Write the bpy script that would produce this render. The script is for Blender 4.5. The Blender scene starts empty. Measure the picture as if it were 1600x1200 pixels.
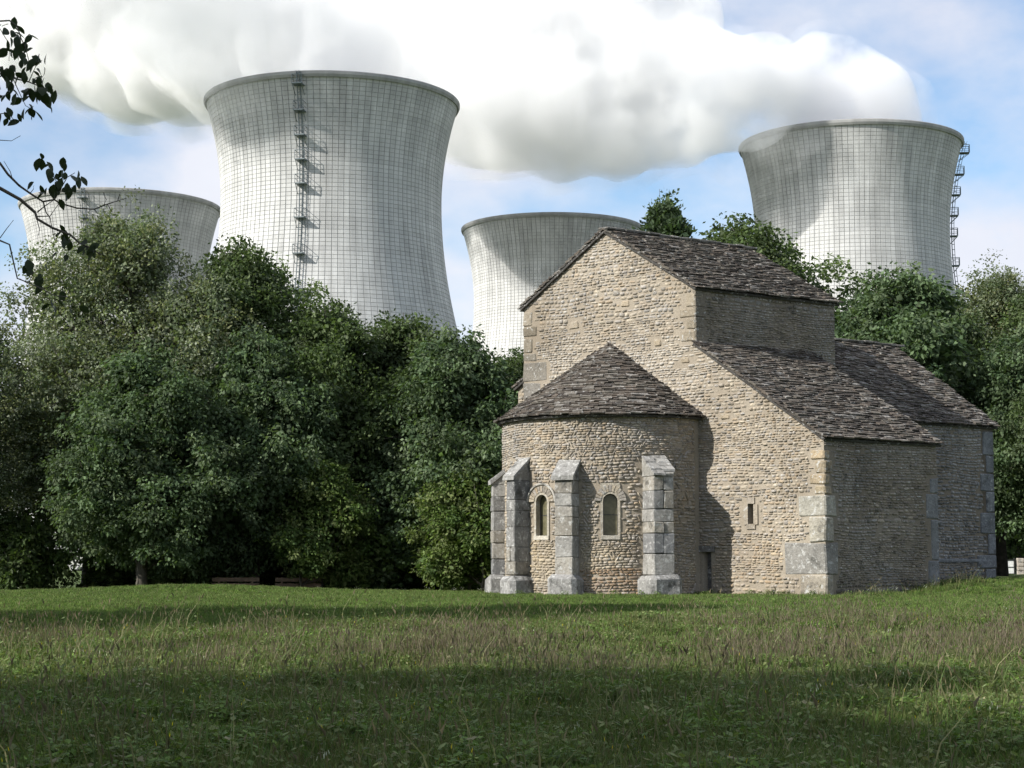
import bpy, math, random
import numpy as np
from mathutils import Vector, noise as mnoise

# ------------------------------------------------------------------ camera, world, sun, exposure
sc = bpy.context.scene
COL = sc.collection
R = math.radians
cam_d = bpy.data.cameras.new("camera"); cam = bpy.data.objects.new("camera", cam_d); COL.objects.link(cam)
cam.location = (0, 0, 1.6)
cam.rotation_euler = (R(90) + math.atan(285 / 2900), 0, 0)
cam_d.sensor_width = 36.0; cam_d.lens = 36.0 * 2900 / 1600
cam_d.clip_start = 0.1; cam_d.clip_end = 30000
sc.camera = cam

SUN_AZ, SUN_EL = R(118), R(34)            # azimuth measured to the left of the view direction (+Y)
sun_dir = Vector((-math.sin(SUN_AZ) * math.cos(SUN_EL), math.cos(SUN_AZ) * math.cos(SUN_EL), math.sin(SUN_EL)))
sd = bpy.data.lights.new("sun", 'SUN'); sun = bpy.data.objects.new("sun", sd); COL.objects.link(sun)
sd.energy = 5.0; sd.angle = R(0.55); sd.color = (1.0, 0.96, 0.89)
sun.rotation_euler = (-sun_dir).to_track_quat('-Z', 'Y').to_euler()
sun.location = (-60, -10, 60)

world = bpy.data.worlds.new("World"); sc.world = world; world.use_nodes = True
wn = world.node_tree; wn.nodes.clear()
def wnode(t, **k):
    n = wn.nodes.new(t)
    for a, b in k.items(): setattr(n, a, b)
    return n
sky = wnode('ShaderNodeTexSky', sky_type='NISHITA', sun_disc=False)
sky.sun_elevation = SUN_EL
sky.sun_rotation = -SUN_AZ                 # Blender: rotation clockwise seen from above, 0 = +Y
sky.altitude = 250; sky.air_density = 1.0; sky.dust_density = 0.7; sky.ozone_density = 1.0
SKY_K = 0.112
skym = wnode('ShaderNodeMix', data_type='RGBA', blend_type='MULTIPLY'); skym.inputs[0].default_value = 1
wn.links.new(sky.outputs[0], skym.inputs[6]); skym.inputs[7].default_value = (1.0, 1.08, 1.14, 1)
# clouds: fractal noise over the sky directions, flattened towards the horizon
tc = wnode('ShaderNodeTexCoord')
sep = wnode('ShaderNodeSeparateXYZ'); wn.links.new(tc.outputs['Generated'], sep.inputs[0])
mp = wnode('ShaderNodeMapping'); wn.links.new(tc.outputs['Generated'], mp.inputs[0])
mp.inputs['Scale'].default_value = (1, 1, 1.7); mp.inputs['Location'].default_value = (11.3, 0.7, 0.4)
cn = wnode('ShaderNodeTexNoise'); wn.links.new(mp.outputs[0], cn.inputs['Vector'])
cn.inputs['Scale'].default_value = 5.5; cn.inputs['Detail'].default_value = 9; cn.inputs['Roughness'].default_value = 0.52
cr = wnode('ShaderNodeValToRGB'); wn.links.new(cn.outputs[0], cr.inputs[0])
cr.color_ramp.elements[0].position = 0.37; cr.color_ramp.elements[1].position = 0.57
cn2 = wnode('ShaderNodeTexNoise'); wn.links.new(mp.outputs[0], cn2.inputs['Vector'])
cn2.inputs['Scale'].default_value = 9; cn2.inputs['Detail'].default_value = 5
ccol = wnode('ShaderNodeMix', data_type='RGBA'); wn.links.new(cn2.outputs[0], ccol.inputs[0])
ccol.inputs[6].default_value = (4.5, 4.6, 5.4, 1); ccol.inputs[7].default_value = (6.7, 6.7, 6.9, 1)
cm = wnode('ShaderNodeMix', data_type='RGBA')
cf = wnode('ShaderNodeMath', operation='MULTIPLY'); wn.links.new(cr.outputs[0], cf.inputs[0]); cf.inputs[1].default_value = 0.9
wn.links.new(cf.outputs[0], cm.inputs[0])
wn.links.new(skym.outputs[2], cm.inputs[6]); wn.links.new(ccol.outputs[2], cm.inputs[7])
bg = wnode('ShaderNodeBackground'); bg.inputs[1].default_value = SKY_K
wn.links.new(cm.outputs[2], bg.inputs[0])
wo = wnode('ShaderNodeOutputWorld'); wn.links.new(bg.outputs[0], wo.inputs[0])

vs = sc.view_settings
vs.view_transform = 'Standard'; vs.look = 'None'; vs.gamma = 1.0; vs.use_curve_mapping = False
vs.exposure = 0.5
sc.render.engine = 'CYCLES'
cy = sc.cycles
cy.use_denoising = True
cy.max_bounces = 14; cy.diffuse_bounces = 3; cy.glossy_bounces = 2; cy.transmission_bounces = 3
cy.volume_step_rate = 0.09; cy.volume_max_steps = 160
cy.volume_bounces = 8; cy.transparent_max_bounces = 8
cy.caustics_reflective = False; cy.caustics_refractive = False
cy.use_adaptive_sampling = True; cy.adaptive_threshold = 0.02
cy.sample_clamp_indirect = 6

# ------------------------------------------------------------------ helpers
def tag(o, label=None, cat=None, group=None, kind=None):
    if label: o['label'] = label
    if cat: o['category'] = cat
    if group: o['group'] = group
    if kind: o['kind'] = kind
    return o

def empty(name, loc=(0, 0, 0), parent=None, rz=0):
    o = bpy.data.objects.new(name, None); COL.objects.link(o)
    o.location = loc; o.rotation_euler = (0, 0, rz); o.empty_display_size = 0.3
    if parent: o.parent = parent
    return o

def mesh_np(name, v, f, tint=None, smooth=False):
    """v (N,3), f (M,k) one polygon size; tint (N,3) per vertex"""
    v = np.ascontiguousarray(v, dtype=np.float32); f = np.ascontiguousarray(f, dtype=np.int32)
    me = bpy.data.meshes.new(name)
    me.vertices.add(len(v)); me.vertices.foreach_set('co', v.ravel())
    k = f.shape[1]; m = len(f)
    me.loops.add(m * k); me.loops.foreach_set('vertex_index', f.ravel())
    me.polygons.add(m)
    me.polygons.foreach_set('loop_start', np.arange(0, m * k, k, dtype=np.int32))
    me.polygons.foreach_set('loop_total', np.full(m, k, dtype=np.int32))
    me.polygons.foreach_set('use_smooth', np.full(m, smooth, dtype=bool))
    if tint is not None:
        a = me.attributes.new('tint', 'FLOAT_COLOR', 'POINT')
        c = np.ones((len(v), 4), dtype=np.float32); c[:, :3] = tint
        a.data.foreach_set('color', c.ravel())
    me.update(calc_edges=True)
    return me

def put(name, me, mat, parent=None, loc=None):
    o = bpy.data.objects.new(name, me); COL.objects.link(o)
    if mat is not None and not me.materials: me.materials.append(mat)
    if parent: o.parent = parent
    if loc is not None: o.location = loc
    return o

class MB:
    """collects polygons of any size with a tint per polygon"""
    def __init__(s): s.v = []; s.f = []; s.c = []
    def poly(s, pts, faces, col=(1, 1, 1)):
        n = len(s.v)
        s.v += [tuple(p) for p in pts]; s.c += [col] * len(pts)
        s.f += [[i + n for i in q] for q in faces]
    def box(s, c, ax, ay, az, col=(1, 1, 1)):
        """box from centre and three half-axis vectors"""
        c, ax, ay, az = map(Vector, (c, ax, ay, az))
        p = [c + i * ax + j * ay + k * az for i in (-1, 1) for j in (-1, 1) for k in (-1, 1)]
        s.poly(p, BOXF, col)
    def tube(s, pts, rad, n=6, col=(1, 1, 1), cap=True):
        pts = [Vector(p) for p in pts]
        if not hasattr(rad, '__len__'): rad = [rad] * len(pts)
        base = len(s.v)
        for i, p in enumerate(pts):
            t = (pts[min(i + 1, len(pts) - 1)] - pts[max(i - 1, 0)])
            t = t.normalized() if t.length > 1e-9 else Vector((0, 0, 1))
            u = t.cross(Vector((0.13, 0.31, 0.94)));
            if u.length < 0.1: u = t.cross(Vector((1, 0, 0)))
            u.normalize(); w = t.cross(u)
            for k in range(n):
                a = 2 * math.pi * k / n
                s.v.append(tuple(p + rad[i] * (math.cos(a) * u + math.sin(a) * w))); s.c.append(col)
        for i in range(len(pts) - 1):
            for k in range(n):
                a = base + i * n + k; b = base + i * n + (k + 1) % n
                s.f.append([a, b, b + n, a + n])
        if cap:
            s.f.append([base + k for k in range(n)][::-1])
            s.f.append([base + (len(pts) - 1) * n + k for k in range(n)])
    def mesh(s, name, smooth=False):
        me = bpy.data.meshes.new(name); me.from_pydata(s.v, [], s.f)
        a = me.attributes.new('tint', 'FLOAT_COLOR', 'POINT')
        c = np.ones((len(s.v), 4), dtype=np.float32)
        if s.c: c[:, :3] = np.array(s.c, dtype=np.float32)
        a.data.foreach_set('color', c.ravel())
        if smooth: me.polygons.foreach_set('use_smooth', np.ones(len(me.polygons), dtype=bool))
        me.update(); return me
    def build(s, name, mat, parent=None, smooth=False, loc=None):
        return put(name, s.mesh(name, smooth), mat, parent, loc)
BOXF = [[0, 1, 3, 2], [4, 6, 7, 5], [0, 4, 5, 1], [2, 3, 7, 6], [0, 2, 6, 4], [1, 5, 7, 3]]

# ------------------------------------------------------------------ materials
def new_mat(name):
    m = bpy.data.materials.new(name); m.use_nodes = True
    nt = m.node_tree; b = nt.nodes['Principled BSDF']
    return m, nt, b
def N(nt, t, **k):
    n = nt.nodes.new(t)
    for a, b in k.items(): setattr(n, a, b)
    return n
def tex_noise(nt, scale, detail=4, rough=0.55, coord='Object', vec=None):
    n = N(nt, 'ShaderNodeTexNoise'); n.inputs['Scale'].default_value = scale
    n.inputs['Detail'].default_value = detail; n.inputs['Roughness'].default_value = rough
    if vec is None:
        g = N(nt, 'ShaderNodeNewGeometry'); vec = g.outputs['Position']
    nt.links.new(vec, n.inputs['Vector']); return n
def ramp(nt, src, stops):
    r = N(nt, 'ShaderNodeValToRGB'); nt.links.new(src, r.inputs[0])
    e = r.color_ramp.elements
    while len(e) < len(stops): e.new(0.5)
    for i, (p, c) in enumerate(stops):
        e[i].position = p; e[i].color = (c, c, c, 1) if not hasattr(c, '__len__') else (*c, 1)
    return r
def mixc(nt, fac, a, b, mode='MIX'):
    m = N(nt, 'ShaderNodeMix', data_type='RGBA', blend_type=mode)
    for s, i in ((fac, 0), (a, 6), (b, 7)):
        if hasattr(s, 'is_output'): nt.links.new(s, m.inputs[i])
        elif i == 0: m.inputs[0].default_value = s
        else: m.inputs[i].default_value = (*s, 1)
    return m.outputs[2]
def bump(nt, b, h, strength, dist):
    n = N(nt, 'ShaderNodeBump'); n.inputs['Strength'].default_value = strength; n.inputs['Distance'].default_value = dist
    nt.links.new(h, n.inputs['Height']); nt.links.new(n.outputs[0], b.inputs['Normal'])

def stone_material(name, lichen=0.0, dark=0.0, base=None, blotch=0.6, grey=0.0):
    """weathered stone: tint attribute x mottling, grey-white lichen and black algae blotches"""
    m, nt, b = new_mat(name)
    at = N(nt, 'ShaderNodeAttribute', attribute_name='tint')
    col = at.outputs['Color']
    if base is not None: col = mixc(nt, 1.0, col, base, 'MULTIPLY')
    n1 = tex_noise(nt, blotch, 5); r1 = ramp(nt, n1.outputs[0], [(0.3, 0.72), (0.7, 1.2)])
    col = mixc(nt, 1.0, col, r1.outputs[0], 'MULTIPLY')
    n2 = tex_noise(nt, 14, 5); r2 = ramp(nt, n2.outputs[0], [(0.3, 0.75), (0.7, 1.18)])
    col = mixc(nt, 1.0, col, r2.outputs[0], 'MULTIPLY')
    if grey:
        n5 = tex_noise(nt, 0.45, 4); r5 = ramp(nt, n5.outputs[0], [(0.45, 0.0), (0.62, grey)])
        col = mixc(nt, r5.outputs[0], col, (0.30, 0.295, 0.285))
    if lichen:
        n3 = tex_noise(nt, 7.5, 6, 0.7); r3 = ramp(nt, n3.outputs[0], [(0.60 - 0.12 * lichen, 0.0), (0.68 - 0.12 * lichen, 0.75)])
        col = mixc(nt, r3.outputs[0], col, (0.5, 0.5, 0.48))
    if dark:
        n4 = tex_noise(nt, 2.6, 6, 0.7); r4 = ramp(nt, n4.outputs[0], [(0.62 - 0.14 * dark, 0.0), (0.74 - 0.12 * dark, 0.85)])
        col = mixc(nt, r4.outputs[0], col, (0.055, 0.055, 0.05))
    nt.links.new(col, b.inputs['Base Color']); b.inputs['Roughness'].default_value = 0.93
    b.inputs['Specular IOR Level'].default_value = 0.2
    nb = tex_noise(nt, 16, 7, 0.7); bump(nt, b, nb.outputs[0], 0.8, 0.04)
    return m
M_RUBBLE = stone_material('rubble_stone', lichen=0.25, dark=0.05, blotch=0.5, grey=0.35)
M_SHADE = stone_material('weathered_shaded_stone', lichen=0.25, dark=0.55, blotch=0.5, grey=0.5)  # algae-stained stone, darkened further to deepen the shade on the side walls
M_ASHLAR = stone_material('ashlar_stone', lichen=0.45, dark=0.62, blotch=1.0)
M_ASHLAR_SIDE = stone_material('side_ashlar_stone', lichen=0.15, dark=0.5, blotch=1.2)  # dark-blotched ashlar with little lichen, for side-wall quoins and plinth
M_SLAB = stone_material('roof_slab_stone', lichen=0.2, dark=0.6, blotch=0.7)

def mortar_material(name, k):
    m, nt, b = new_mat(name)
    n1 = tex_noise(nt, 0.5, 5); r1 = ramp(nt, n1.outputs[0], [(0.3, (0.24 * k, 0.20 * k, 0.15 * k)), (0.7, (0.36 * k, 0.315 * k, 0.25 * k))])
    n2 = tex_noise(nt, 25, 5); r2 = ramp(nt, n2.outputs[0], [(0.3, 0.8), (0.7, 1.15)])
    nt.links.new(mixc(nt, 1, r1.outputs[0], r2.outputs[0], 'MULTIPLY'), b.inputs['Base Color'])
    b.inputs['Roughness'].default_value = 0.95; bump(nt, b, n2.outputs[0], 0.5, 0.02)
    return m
M_MORTAR = mortar_material('lime_mortar', 0.92)
M_MORTAR_SHADE = mortar_material('dirty_shaded_mortar', 0.6)  # darker copy of the mortar: dirt and side-wall shade in its colour

def plain(name, col, rough=0.8, metal=0.0, var=0.15, scale=8):
    m, nt, b = new_mat(name)
    n = tex_noise(nt, scale, 4); r = ramp(nt, n.outputs[0], [(0.3, 1 - var), (0.7, 1 + var)])
    nt.links.new(mixc(nt, 1, col, r.outputs[0], 'MULTIPLY'), b.inputs['Base Color'])
    b.inputs['Roughness'].default_value = rough; b.inputs['Metallic'].default_value = metal
    return m
M_PANE = plain('window_pane', (0.12, 0.11, 0.065), 0.2, var=0.3, scale=6)
M_LEAD = plain('dark_metal', (0.03, 0.03, 0.03), 0.5)
M_DARK = plain('dark_interior', (0.012, 0.011, 0.01), 0.95)
M_STEEL = plain('galvanised_steel', (0.17, 0.20, 0.21), 0.55, 0.4)
M_BARK = plain('bark', (0.085, 0.075, 0.06), 0.95, var=0.4, scale=5)
M_WOOD = plain('bench_timber', (0.16, 0.11, 0.075), 0.8, var=0.25, scale=6)
M_WHITE = plain('white_paint', (0.7, 0.7, 0.68), 0.6)
M_GREEN = plain('green_paint', (0.03, 0.13, 0.09), 0.5)

def concrete(name, mul):
    m, nt, b = new_mat(name)
    at = N(nt, 'ShaderNodeAttribute', attribute_name='tint')
    tcn = N(nt, 'ShaderNodeTexCoord')
    mpn = N(nt, 'ShaderNodeMapping'); nt.links.new(tcn.outputs['Object'], mpn.inputs[0]); mpn.inputs['Scale'].default_value = (1, 1, 0.06)
    n1 = tex_noise(nt, 0.35, 6, 0.6, vec=mpn.outputs[0]); r1 = ramp(nt, n1.outputs[0], [(0.3, 0.70), (0.7, 1.08)])
    mp2 = N(nt, 'ShaderNodeMapping'); nt.links.new(tcn.outputs['Object'], mp2.inputs[0]); mp2.inputs['Scale'].default_value = (0.12, 0.12, 1)
    n2 = tex_noise(nt, 0.22, 3, 0.5, vec=mp2.outputs[0]); r2 = ramp(nt, n2.outputs[0], [(0.35, 0.93), (0.65, 1.04)])
    c = mixc(nt, 1, at.outputs['Color'], r1.outputs[0], 'MULTIPLY'); c = mixc(nt, 1, c, r2.outputs[0], 'MULTIPLY')
    c = mixc(nt, 1, c, mul, 'MULTIPLY')
    nt.links.new(c, b.inputs['Base Color']); b.inputs['Roughness'].default_value = 0.9
    b.inputs['Specular IOR Level'].default_value = 0.25
    return m
M_CONC = concrete('tower_concrete', (0.555, 0.555, 0.545))
M_JOINT = concrete('tower_joint_concrete', (0.33, 0.33, 0.325))
M_RIM = concrete('tower_rim_concrete', (0.36, 0.36, 0.35))

def leaf_material(name, trans=0.35, sat=(1, 1, 1), rough=0.5, objvar=0.0):
    m, nt, b = new_mat(name)
    at = N(nt, 'ShaderNodeAttribute', attribute_name='tint')
    col = mixc(nt, 1, at.outputs['Color'], sat, 'MULTIPLY')
    if objvar:
        oi = N(nt, 'ShaderNodeObjectInfo'); r = ramp(nt, oi.outputs['Random'], [(0, 1 - objvar), (1, 1 + objvar)])
        col = mixc(nt, 1, col, r.outputs[0], 'MULTIPLY')
    nt.links.new(col, b.inputs['Base Color']); b.inputs['Roughness'].default_value = rough
    b.inputs['Specular IOR Level'].default_value = 0.12
    tr = N(nt, 'ShaderNodeBsdfTranslucent'); 
    tcol = mixc(nt, 1, col, (1.1, 1.25, 0.6), 'MULTIPLY'); nt.links.new(tcol, tr.inputs[0])
    mx = N(nt, 'ShaderNodeMixShader'); mx.inputs[0].default_value = trans
    nt.links.new(b.outputs[0], mx.inputs[1]); nt.links.new(tr.outputs[0], mx.inputs[2])
    nt.links.new(mx.outputs[0], nt.nodes['Material Output'].inputs[0])
    return m
M_LEAF = leaf_material('foliage')
M_GRASS = leaf_material('grass_blades', 0.3, rough=0.6, objvar=0.28)

# ------------------------------------------------------------------ ground
def sstep(a, b, x):
    t = np.clip((x - a) / (b - a), 0, 1); return t * t * (3 - 2 * t)
def ground_z(x, y):
    x = np.asarray(x, dtype=float); y = np.asarray(y, dtype=float)
    z = 0.74 * sstep(10, 52, y)
    z = z + 0.45 * sstep(9.5, 14.5, x) * sstep(50.5, 55, y) * (1 - 0.25 * sstep(70, 120, y))
    z = z + 0.22 * np.exp(-((x + 10.2) / 4.0) ** 2 - ((y - 60) / 3.0) ** 2)
    z = z - 0.55 * sstep(62, 68, y) * sstep(4, -2, x)
    z = z + 0.03 * np.sin(x * 0.9 + y * 0.33) * np.cos(y * 0.71 - x * 0.2) * sstep(5, 15, y) * (1 - sstep(48, 54, y))
    return z
def axis(dense, lim, step, grow=1.25):
    a = list(np.arange(dense[0], dense[1] + 1e-6, step)); s = step
    while a[-1] < lim[1]: s *= grow; a.append(a[-1] + s)
    s = step
    while a[0] > lim[0]: s *= grow; a.insert(0, a[0] - s)
    return np.array(a)
gx = axis((-32, 36), (-4000, 4000), 0.6); gy = axis((0, 84), (-400, 6000), 0.6)
GX, GY = np.meshgrid(gx, gy); GZ = ground_z(GX, GY)
nx, ny = len(gx), len(gy)
idx = np.arange(nx * ny).reshape(ny, nx)
gf = np.stack([idx[:-1, :-1], idx[:-1, 1:], idx[1:, 1:], idx[1:, :-1]], -1).reshape(-1, 4)
def ground_material():
    m, nt, b = new_mat('meadow_soil')
    n1 = tex_noise(nt, 0.25, 5); n2 = tex_noise(nt, 6, 6, 0.7)
    c1 = ramp(nt, n1.outputs[0], [(0.35, (0.055, 0.09, 0.026)), (0.65, (0.085, 0.105, 0.04))])
    c2 = ramp(nt, n2.outputs[0], [(0.3, 0.55), (0.7, 1.35)])
    nt.links.new(mixc(nt, 1, c1.outputs[0], c2.outputs[0], 'MULTIPLY'), b.inputs['Base Color'])
    b.inputs['Roughness'].default_value = 1.0; b.inputs['Specular IOR Level'].default_value = 0.1
    bump(nt, b, n2.outputs[0], 0.8, 0.08)
    return m
ground = put('ground', mesh_np('ground', np.stack([GX, GY, GZ], -1).reshape(-1, 3), gf, smooth=True), ground_material())
tag(ground, kind='structure')

# ------------------------------------------------------------------ chapel frame of reference
O = np.array([8.748, 52.0, 0.767])
gdir = np.array([-math.sin(R(50)), math.cos(R(50)), 0.0])     # along the east gable, towards its left end
sdir = np.array([math.sin(R(54)), math.cos(R(54)), 0.0])      # along the side walls, away from the gable
n_g = np.array([-math.cos(R(50)), -math.sin(R(50)), 0.0])     # outward normal of the gable
n_s = np.array([math.cos(R(54)), -math.sin(R(54)), 0.0])      # outward normal of the side walls
Z = np.array([0, 0, 1.0])
def L(a, b, z): return a * gdir + b * sdir + z * Z
rng = np.random.default_rng(7)

chapel = empty('chapel', O)
tag(chapel, 'old rubble stone chapel with rounded apse, buttresses and stone slab roofs', 'chapel')

def pick(cols, w=None): 
    c = np.array(cols[rng.choice(len(cols), p=w)]); return c * rng.uniform(0.86, 1.14)
WARM = [(0.33, 0.275, 0.205), (0.375, 0.325, 0.255), (0.295, 0.25, 0.195), (0.315, 0.285, 0.25), (0.40, 0.345, 0.265), (0.235, 0.21, 0.175), (0.345, 0.275, 0.195), (0.36, 0.325, 0.285)]
SIDE = [(0.25, 0.215, 0.17), (0.21, 0.185, 0.15), (0.28, 0.245, 0.195), (0.165, 0.15, 0.125), (0.225, 0.20, 0.175)]  # algae staining, plus shade of the side walls put into the colour

def one_stone(u0, u1, z0, z1, proud, rnd):
    """returns (pts (17,3) as (u,z,d), faces) : irregular rounded stone face, 24 triangles"""
    cu, cz = (u0 + u1) / 2, (z0 + z1) / 2; hu, hz = (u1 - u0) / 2, (z1 - z0) / 2
    ang = np.arange(8) * math.pi / 4 + math.pi / 8
    e = rnd
    cx = np.sign(np.cos(ang)) * np.abs(np.cos(ang)) ** e; sx = np.sign(np.sin(ang)) * np.abs(np.sin(ang)) ** e
    m = max(abs(cx).max(), 1e-6); cx = cx / m; sx = sx / abs(sx).max()
    j = rng.uniform(-0.09, 0.09, (8, 2))
    bx = cu + hu * (cx + j[:, 0]); bz = cz + hz * (sx + j[:, 1] * 1.4)
    k = rng.uniform(0.74, 0.88)
    fx = cu + hu * k * (cx + j[:, 0]); fz = cz + hz * (k - 0.08) * (sx + j[:, 1] * 1.4)
    tilt = rng.uniform(-0.25, 0.25); sh = rng.normal(0, 0.07) * (1 if hu < 1 else 0.02)
    bz = bz + sh * (bx - cu); fz = fz + sh * (fx - cu)
    d = proud * (0.8 + tilt * sx)
    pts = np.zeros((17, 3))
    pts[:8] = np.stack([bx, bz, np.full(8, -0.02)], 1); pts[8:16] = np.stack([fx, fz, d], 1)
    pts[16] = (cu, cz, proud * 1.08)
    return pts
SF = [[i, (i + 1) % 8, 8 + (i + 1) % 8, 8 + i] for i in range(8)] + [[8 + i, 8 + (i + 1) % 8, 16] for i in range(8)]
ALLSTONES = []      # (screen-size proxy, parent, world-relative pts, colour, material)

def inside(poly, u, z):
    c = False; n = len(poly)
    for i in range(n):
        (x1, y1), (x2, y2) = poly[i], poly[(i + 1) % n]
        if (y1 > z) != (y2 > z) and u < (x2 - x1) * (z - y1) / (y2 - y1) + x1: c = not c
    return c

def lay_stones(parent, poly, mapf, holes, mat, cols, course=(0.055, 0.115), width=(0.09, 0.27), proud=(0.006, 0.046), rnd=0.52,
               umin=None, umax=None, ztop=None, keep=None, gap=0.014, z0=None, colf=None, vis=1.0):
    us = [p[0] for p in poly]; zs = [p[1] for p in poly]; us_k = 1.0; us_m = 1.0 if max(us) < 20 else 0.057
    u0 = min(us) if umin is None else umin; u1 = max(us) if umax is None else umax
    z = min(zs) if z0 is None else z0
    while z < max(zs):
        h = rng.uniform(*course) * (1 + 0.35 * mnoise.noise(Vector((z * 0.6, 1.3, 9.1))))
        big = rng.random() < 0.06
        if big: h *= 1.5
        u = u0 + rng.uniform(-0.2, 0)
        while u < u1:
            w = rng.uniform(*width) * (1.25 if big else 1) * (1 + 0.45 * mnoise.noise(Vector((u * us_m * 0.45, z * 0.5, 7.7))))
            a, b_ = max(u, u0), min(u + w, u1)
            if b_ - a > 0.07:
                cu, cz = (a + b_) / 2, z + h / 2
                if inside(poly, cu, cz) and inside(poly, a + 0.02, cz) and inside(poly, b_ - 0.02, cz) and not any(hh[0] - 0.03 < b_ and a < hh[1] + 0.03 and hh[2] - 0.02 < z + h and z < hh[3] + 0.02 for hh in holes):
                    zz0, zz1 = z + gap / 2, z + h - gap / 2
                    if rng.random() < 0.03 + 0.25 * max(0, mnoise.noise(Vector((cu * us_m * 0.55, cz * 0.7, 5.1))) - 0.25): u += w; continue
                    dz = us_k * 0.08 * mnoise.noise(Vector((cu * us_m * 0.7, z * 0.9, 2.2)))
                    sh = rng.random()
                    if sh < 0.22: zz0 += h * rng.uniform(0, 0.3)
                    elif sh < 0.44: zz1 -= h * rng.uniform(0, 0.3)
                    elif sh < 0.5: zz1 += h * 0.35
                    p = one_stone(a + gap / 2, b_ - gap / 2, zz0 + dz, zz1 + dz, rng.uniform(*proud), rnd)
                    q = np.array([mapf(*t) for t in p])
                    c = pick(cols)
                    if colf is not None: c = colf(cu, cz, c)
                    ALLSTONES.append(((b_ - a) * h * vis, parent, q, c, mat))
            u += w
        z += h

def prism(poly, mapf, thick, mat, name, parent, front=0.0):
    mb = MB(); n = len(poly)
    fr = [mapf(u, z, front) for u, z in poly]; bk = [mapf(u, z, -thick) for u, z in poly]
    mb.poly(fr + bk, [list(range(n))[::-1], list(range(n, 2 * n))] + [[i, (i + 1) % n, n + (i + 1) % n, n + i] for i in range(n)])
    return mb.build(name, mat, parent)

# dimensions, metres above the chapel's base
EA, TA, AW = 4.45, 7.42, 4.30           # aisle eave, aisle top, aisle width
EU, RU, A2 = 9.12, 11.18, 10.92         # upper eave, upper ridge, far wall
AC = 7.6
BL, BA, BN = 5.85, 4.66, 12.7           # tall block, aisle, nave ends
AN, EN, RN = 3.85, 5.5, 8.43            # nave wall offset, eave, ridge

# --- east gable wall
gm = lambda u, z, d: u * gdir + z * Z + (d * n_g if d >= 0 else -d * sdir)
gpoly = [(0, -0.5), (0, EA), (AW, TA), (AW, EU), (AC, RU), (A2, EU - 0.05), (A2, -0.5)]
APC, APR = 7.5, 3.28
SLIT = (2.35, 2.53, 2.05, 2.62)
gable = empty('gable_wall', parent=chapel)
# mortar body, cut round the slit window and the blocked doorway
def body(name, poly, holes, mapf, thick, parent, mat=None):
    """flat wall body split in vertical strips so that the openings are real"""
    mb = MB()
    us = sorted(set([p[0] for p in poly] + [h[0] for h in holes] + [h[1] for h in holes]))
    def top(u):
        best = None
        n = len(poly)
        for i in range(n):
            (x1, y1), (x2, y2) = poly[i], poly[(i + 1) % n]
            if abs(x1 - x2) < 1e-9: continue
            if min(x1, x2) - 1e-9 <= u <= max(x1, x2) + 1e-9:
                y = y1 + (y2 - y1) * (u - x1) / (x2 - x1)
                best = y if best is None else max(best, y)
        return best
    zb = min(p[1] for p in poly)
    for a, b_ in zip(us[:-1], us[1:]):
        e = 1e-4
        ta, tb = top(a + e), top(b_ - e)
        hs = [h for h in holes if h[0] <= a + e and h[1] >= b_ - e]
        segs = [(zb, zb, ta, tb)]
        for h in hs: segs = [(zb, zb, h[2], h[2]), (h[3], h[3], ta, tb)]
        for (za, zb2, tza, tzb) in segs:
            p = [(a, za), (b_, zb2), (b_, tzb), (a, tza)]
            fr = [mapf(u, z, 0) for u, z in p]; bk = [mapf(u, z, -thick) for u, z in p]
            mb.poly(fr + bk, [[3, 2, 1, 0], [4, 5, 6, 7], [0, 1, 5, 4], [1, 2, 6, 5], [2, 3, 7, 6], [3, 0, 4, 7]])
    return mb.build(name, mat or M_MORTAR, parent)
DOOR = (3.82, 4.12, -0.5, 1.25)
body('wall_core', gpoly, [SLIT, DOOR], gm, 0.7, gable)
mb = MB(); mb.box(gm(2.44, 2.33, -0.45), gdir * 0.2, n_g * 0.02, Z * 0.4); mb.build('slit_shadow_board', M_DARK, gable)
mb = MB(); mb.box(gm(3.97, 0.4, -0.22), gdir * 0.2, n_g * 0.03, Z * 1.0, (0.13, 0.125, 0.12)); mb.build('blocked_doorway', M_ASHLAR, gable)
mb = MB(); mb.box(gm(3.97, 1.34, -0.05), gdir * 0.27, n_g * 0.11, Z * 0.085, (0.2, 0.19, 0.18)); mb.build('door_lintel', M_ASHLAR, gable)
mb = MB()
for u, z, hu, hz in ((2.44, 2.72, 0.13, 0.09), (2.275, 2.32, 0.07, 0.29), (2.605, 2.32, 0.07, 0.29), (2.44, 1.97, 0.15, 0.07)):
    mb.box(gm(u, z, -0.05), gdir * hu, n_g * 0.085, Z * hz, tuple(np.array((0.31, 0.265, 0.205)) * rng.uniform(0.85, 1.1)))
mb.build('slit_surround', M_RUBBLE, gable)

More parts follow.
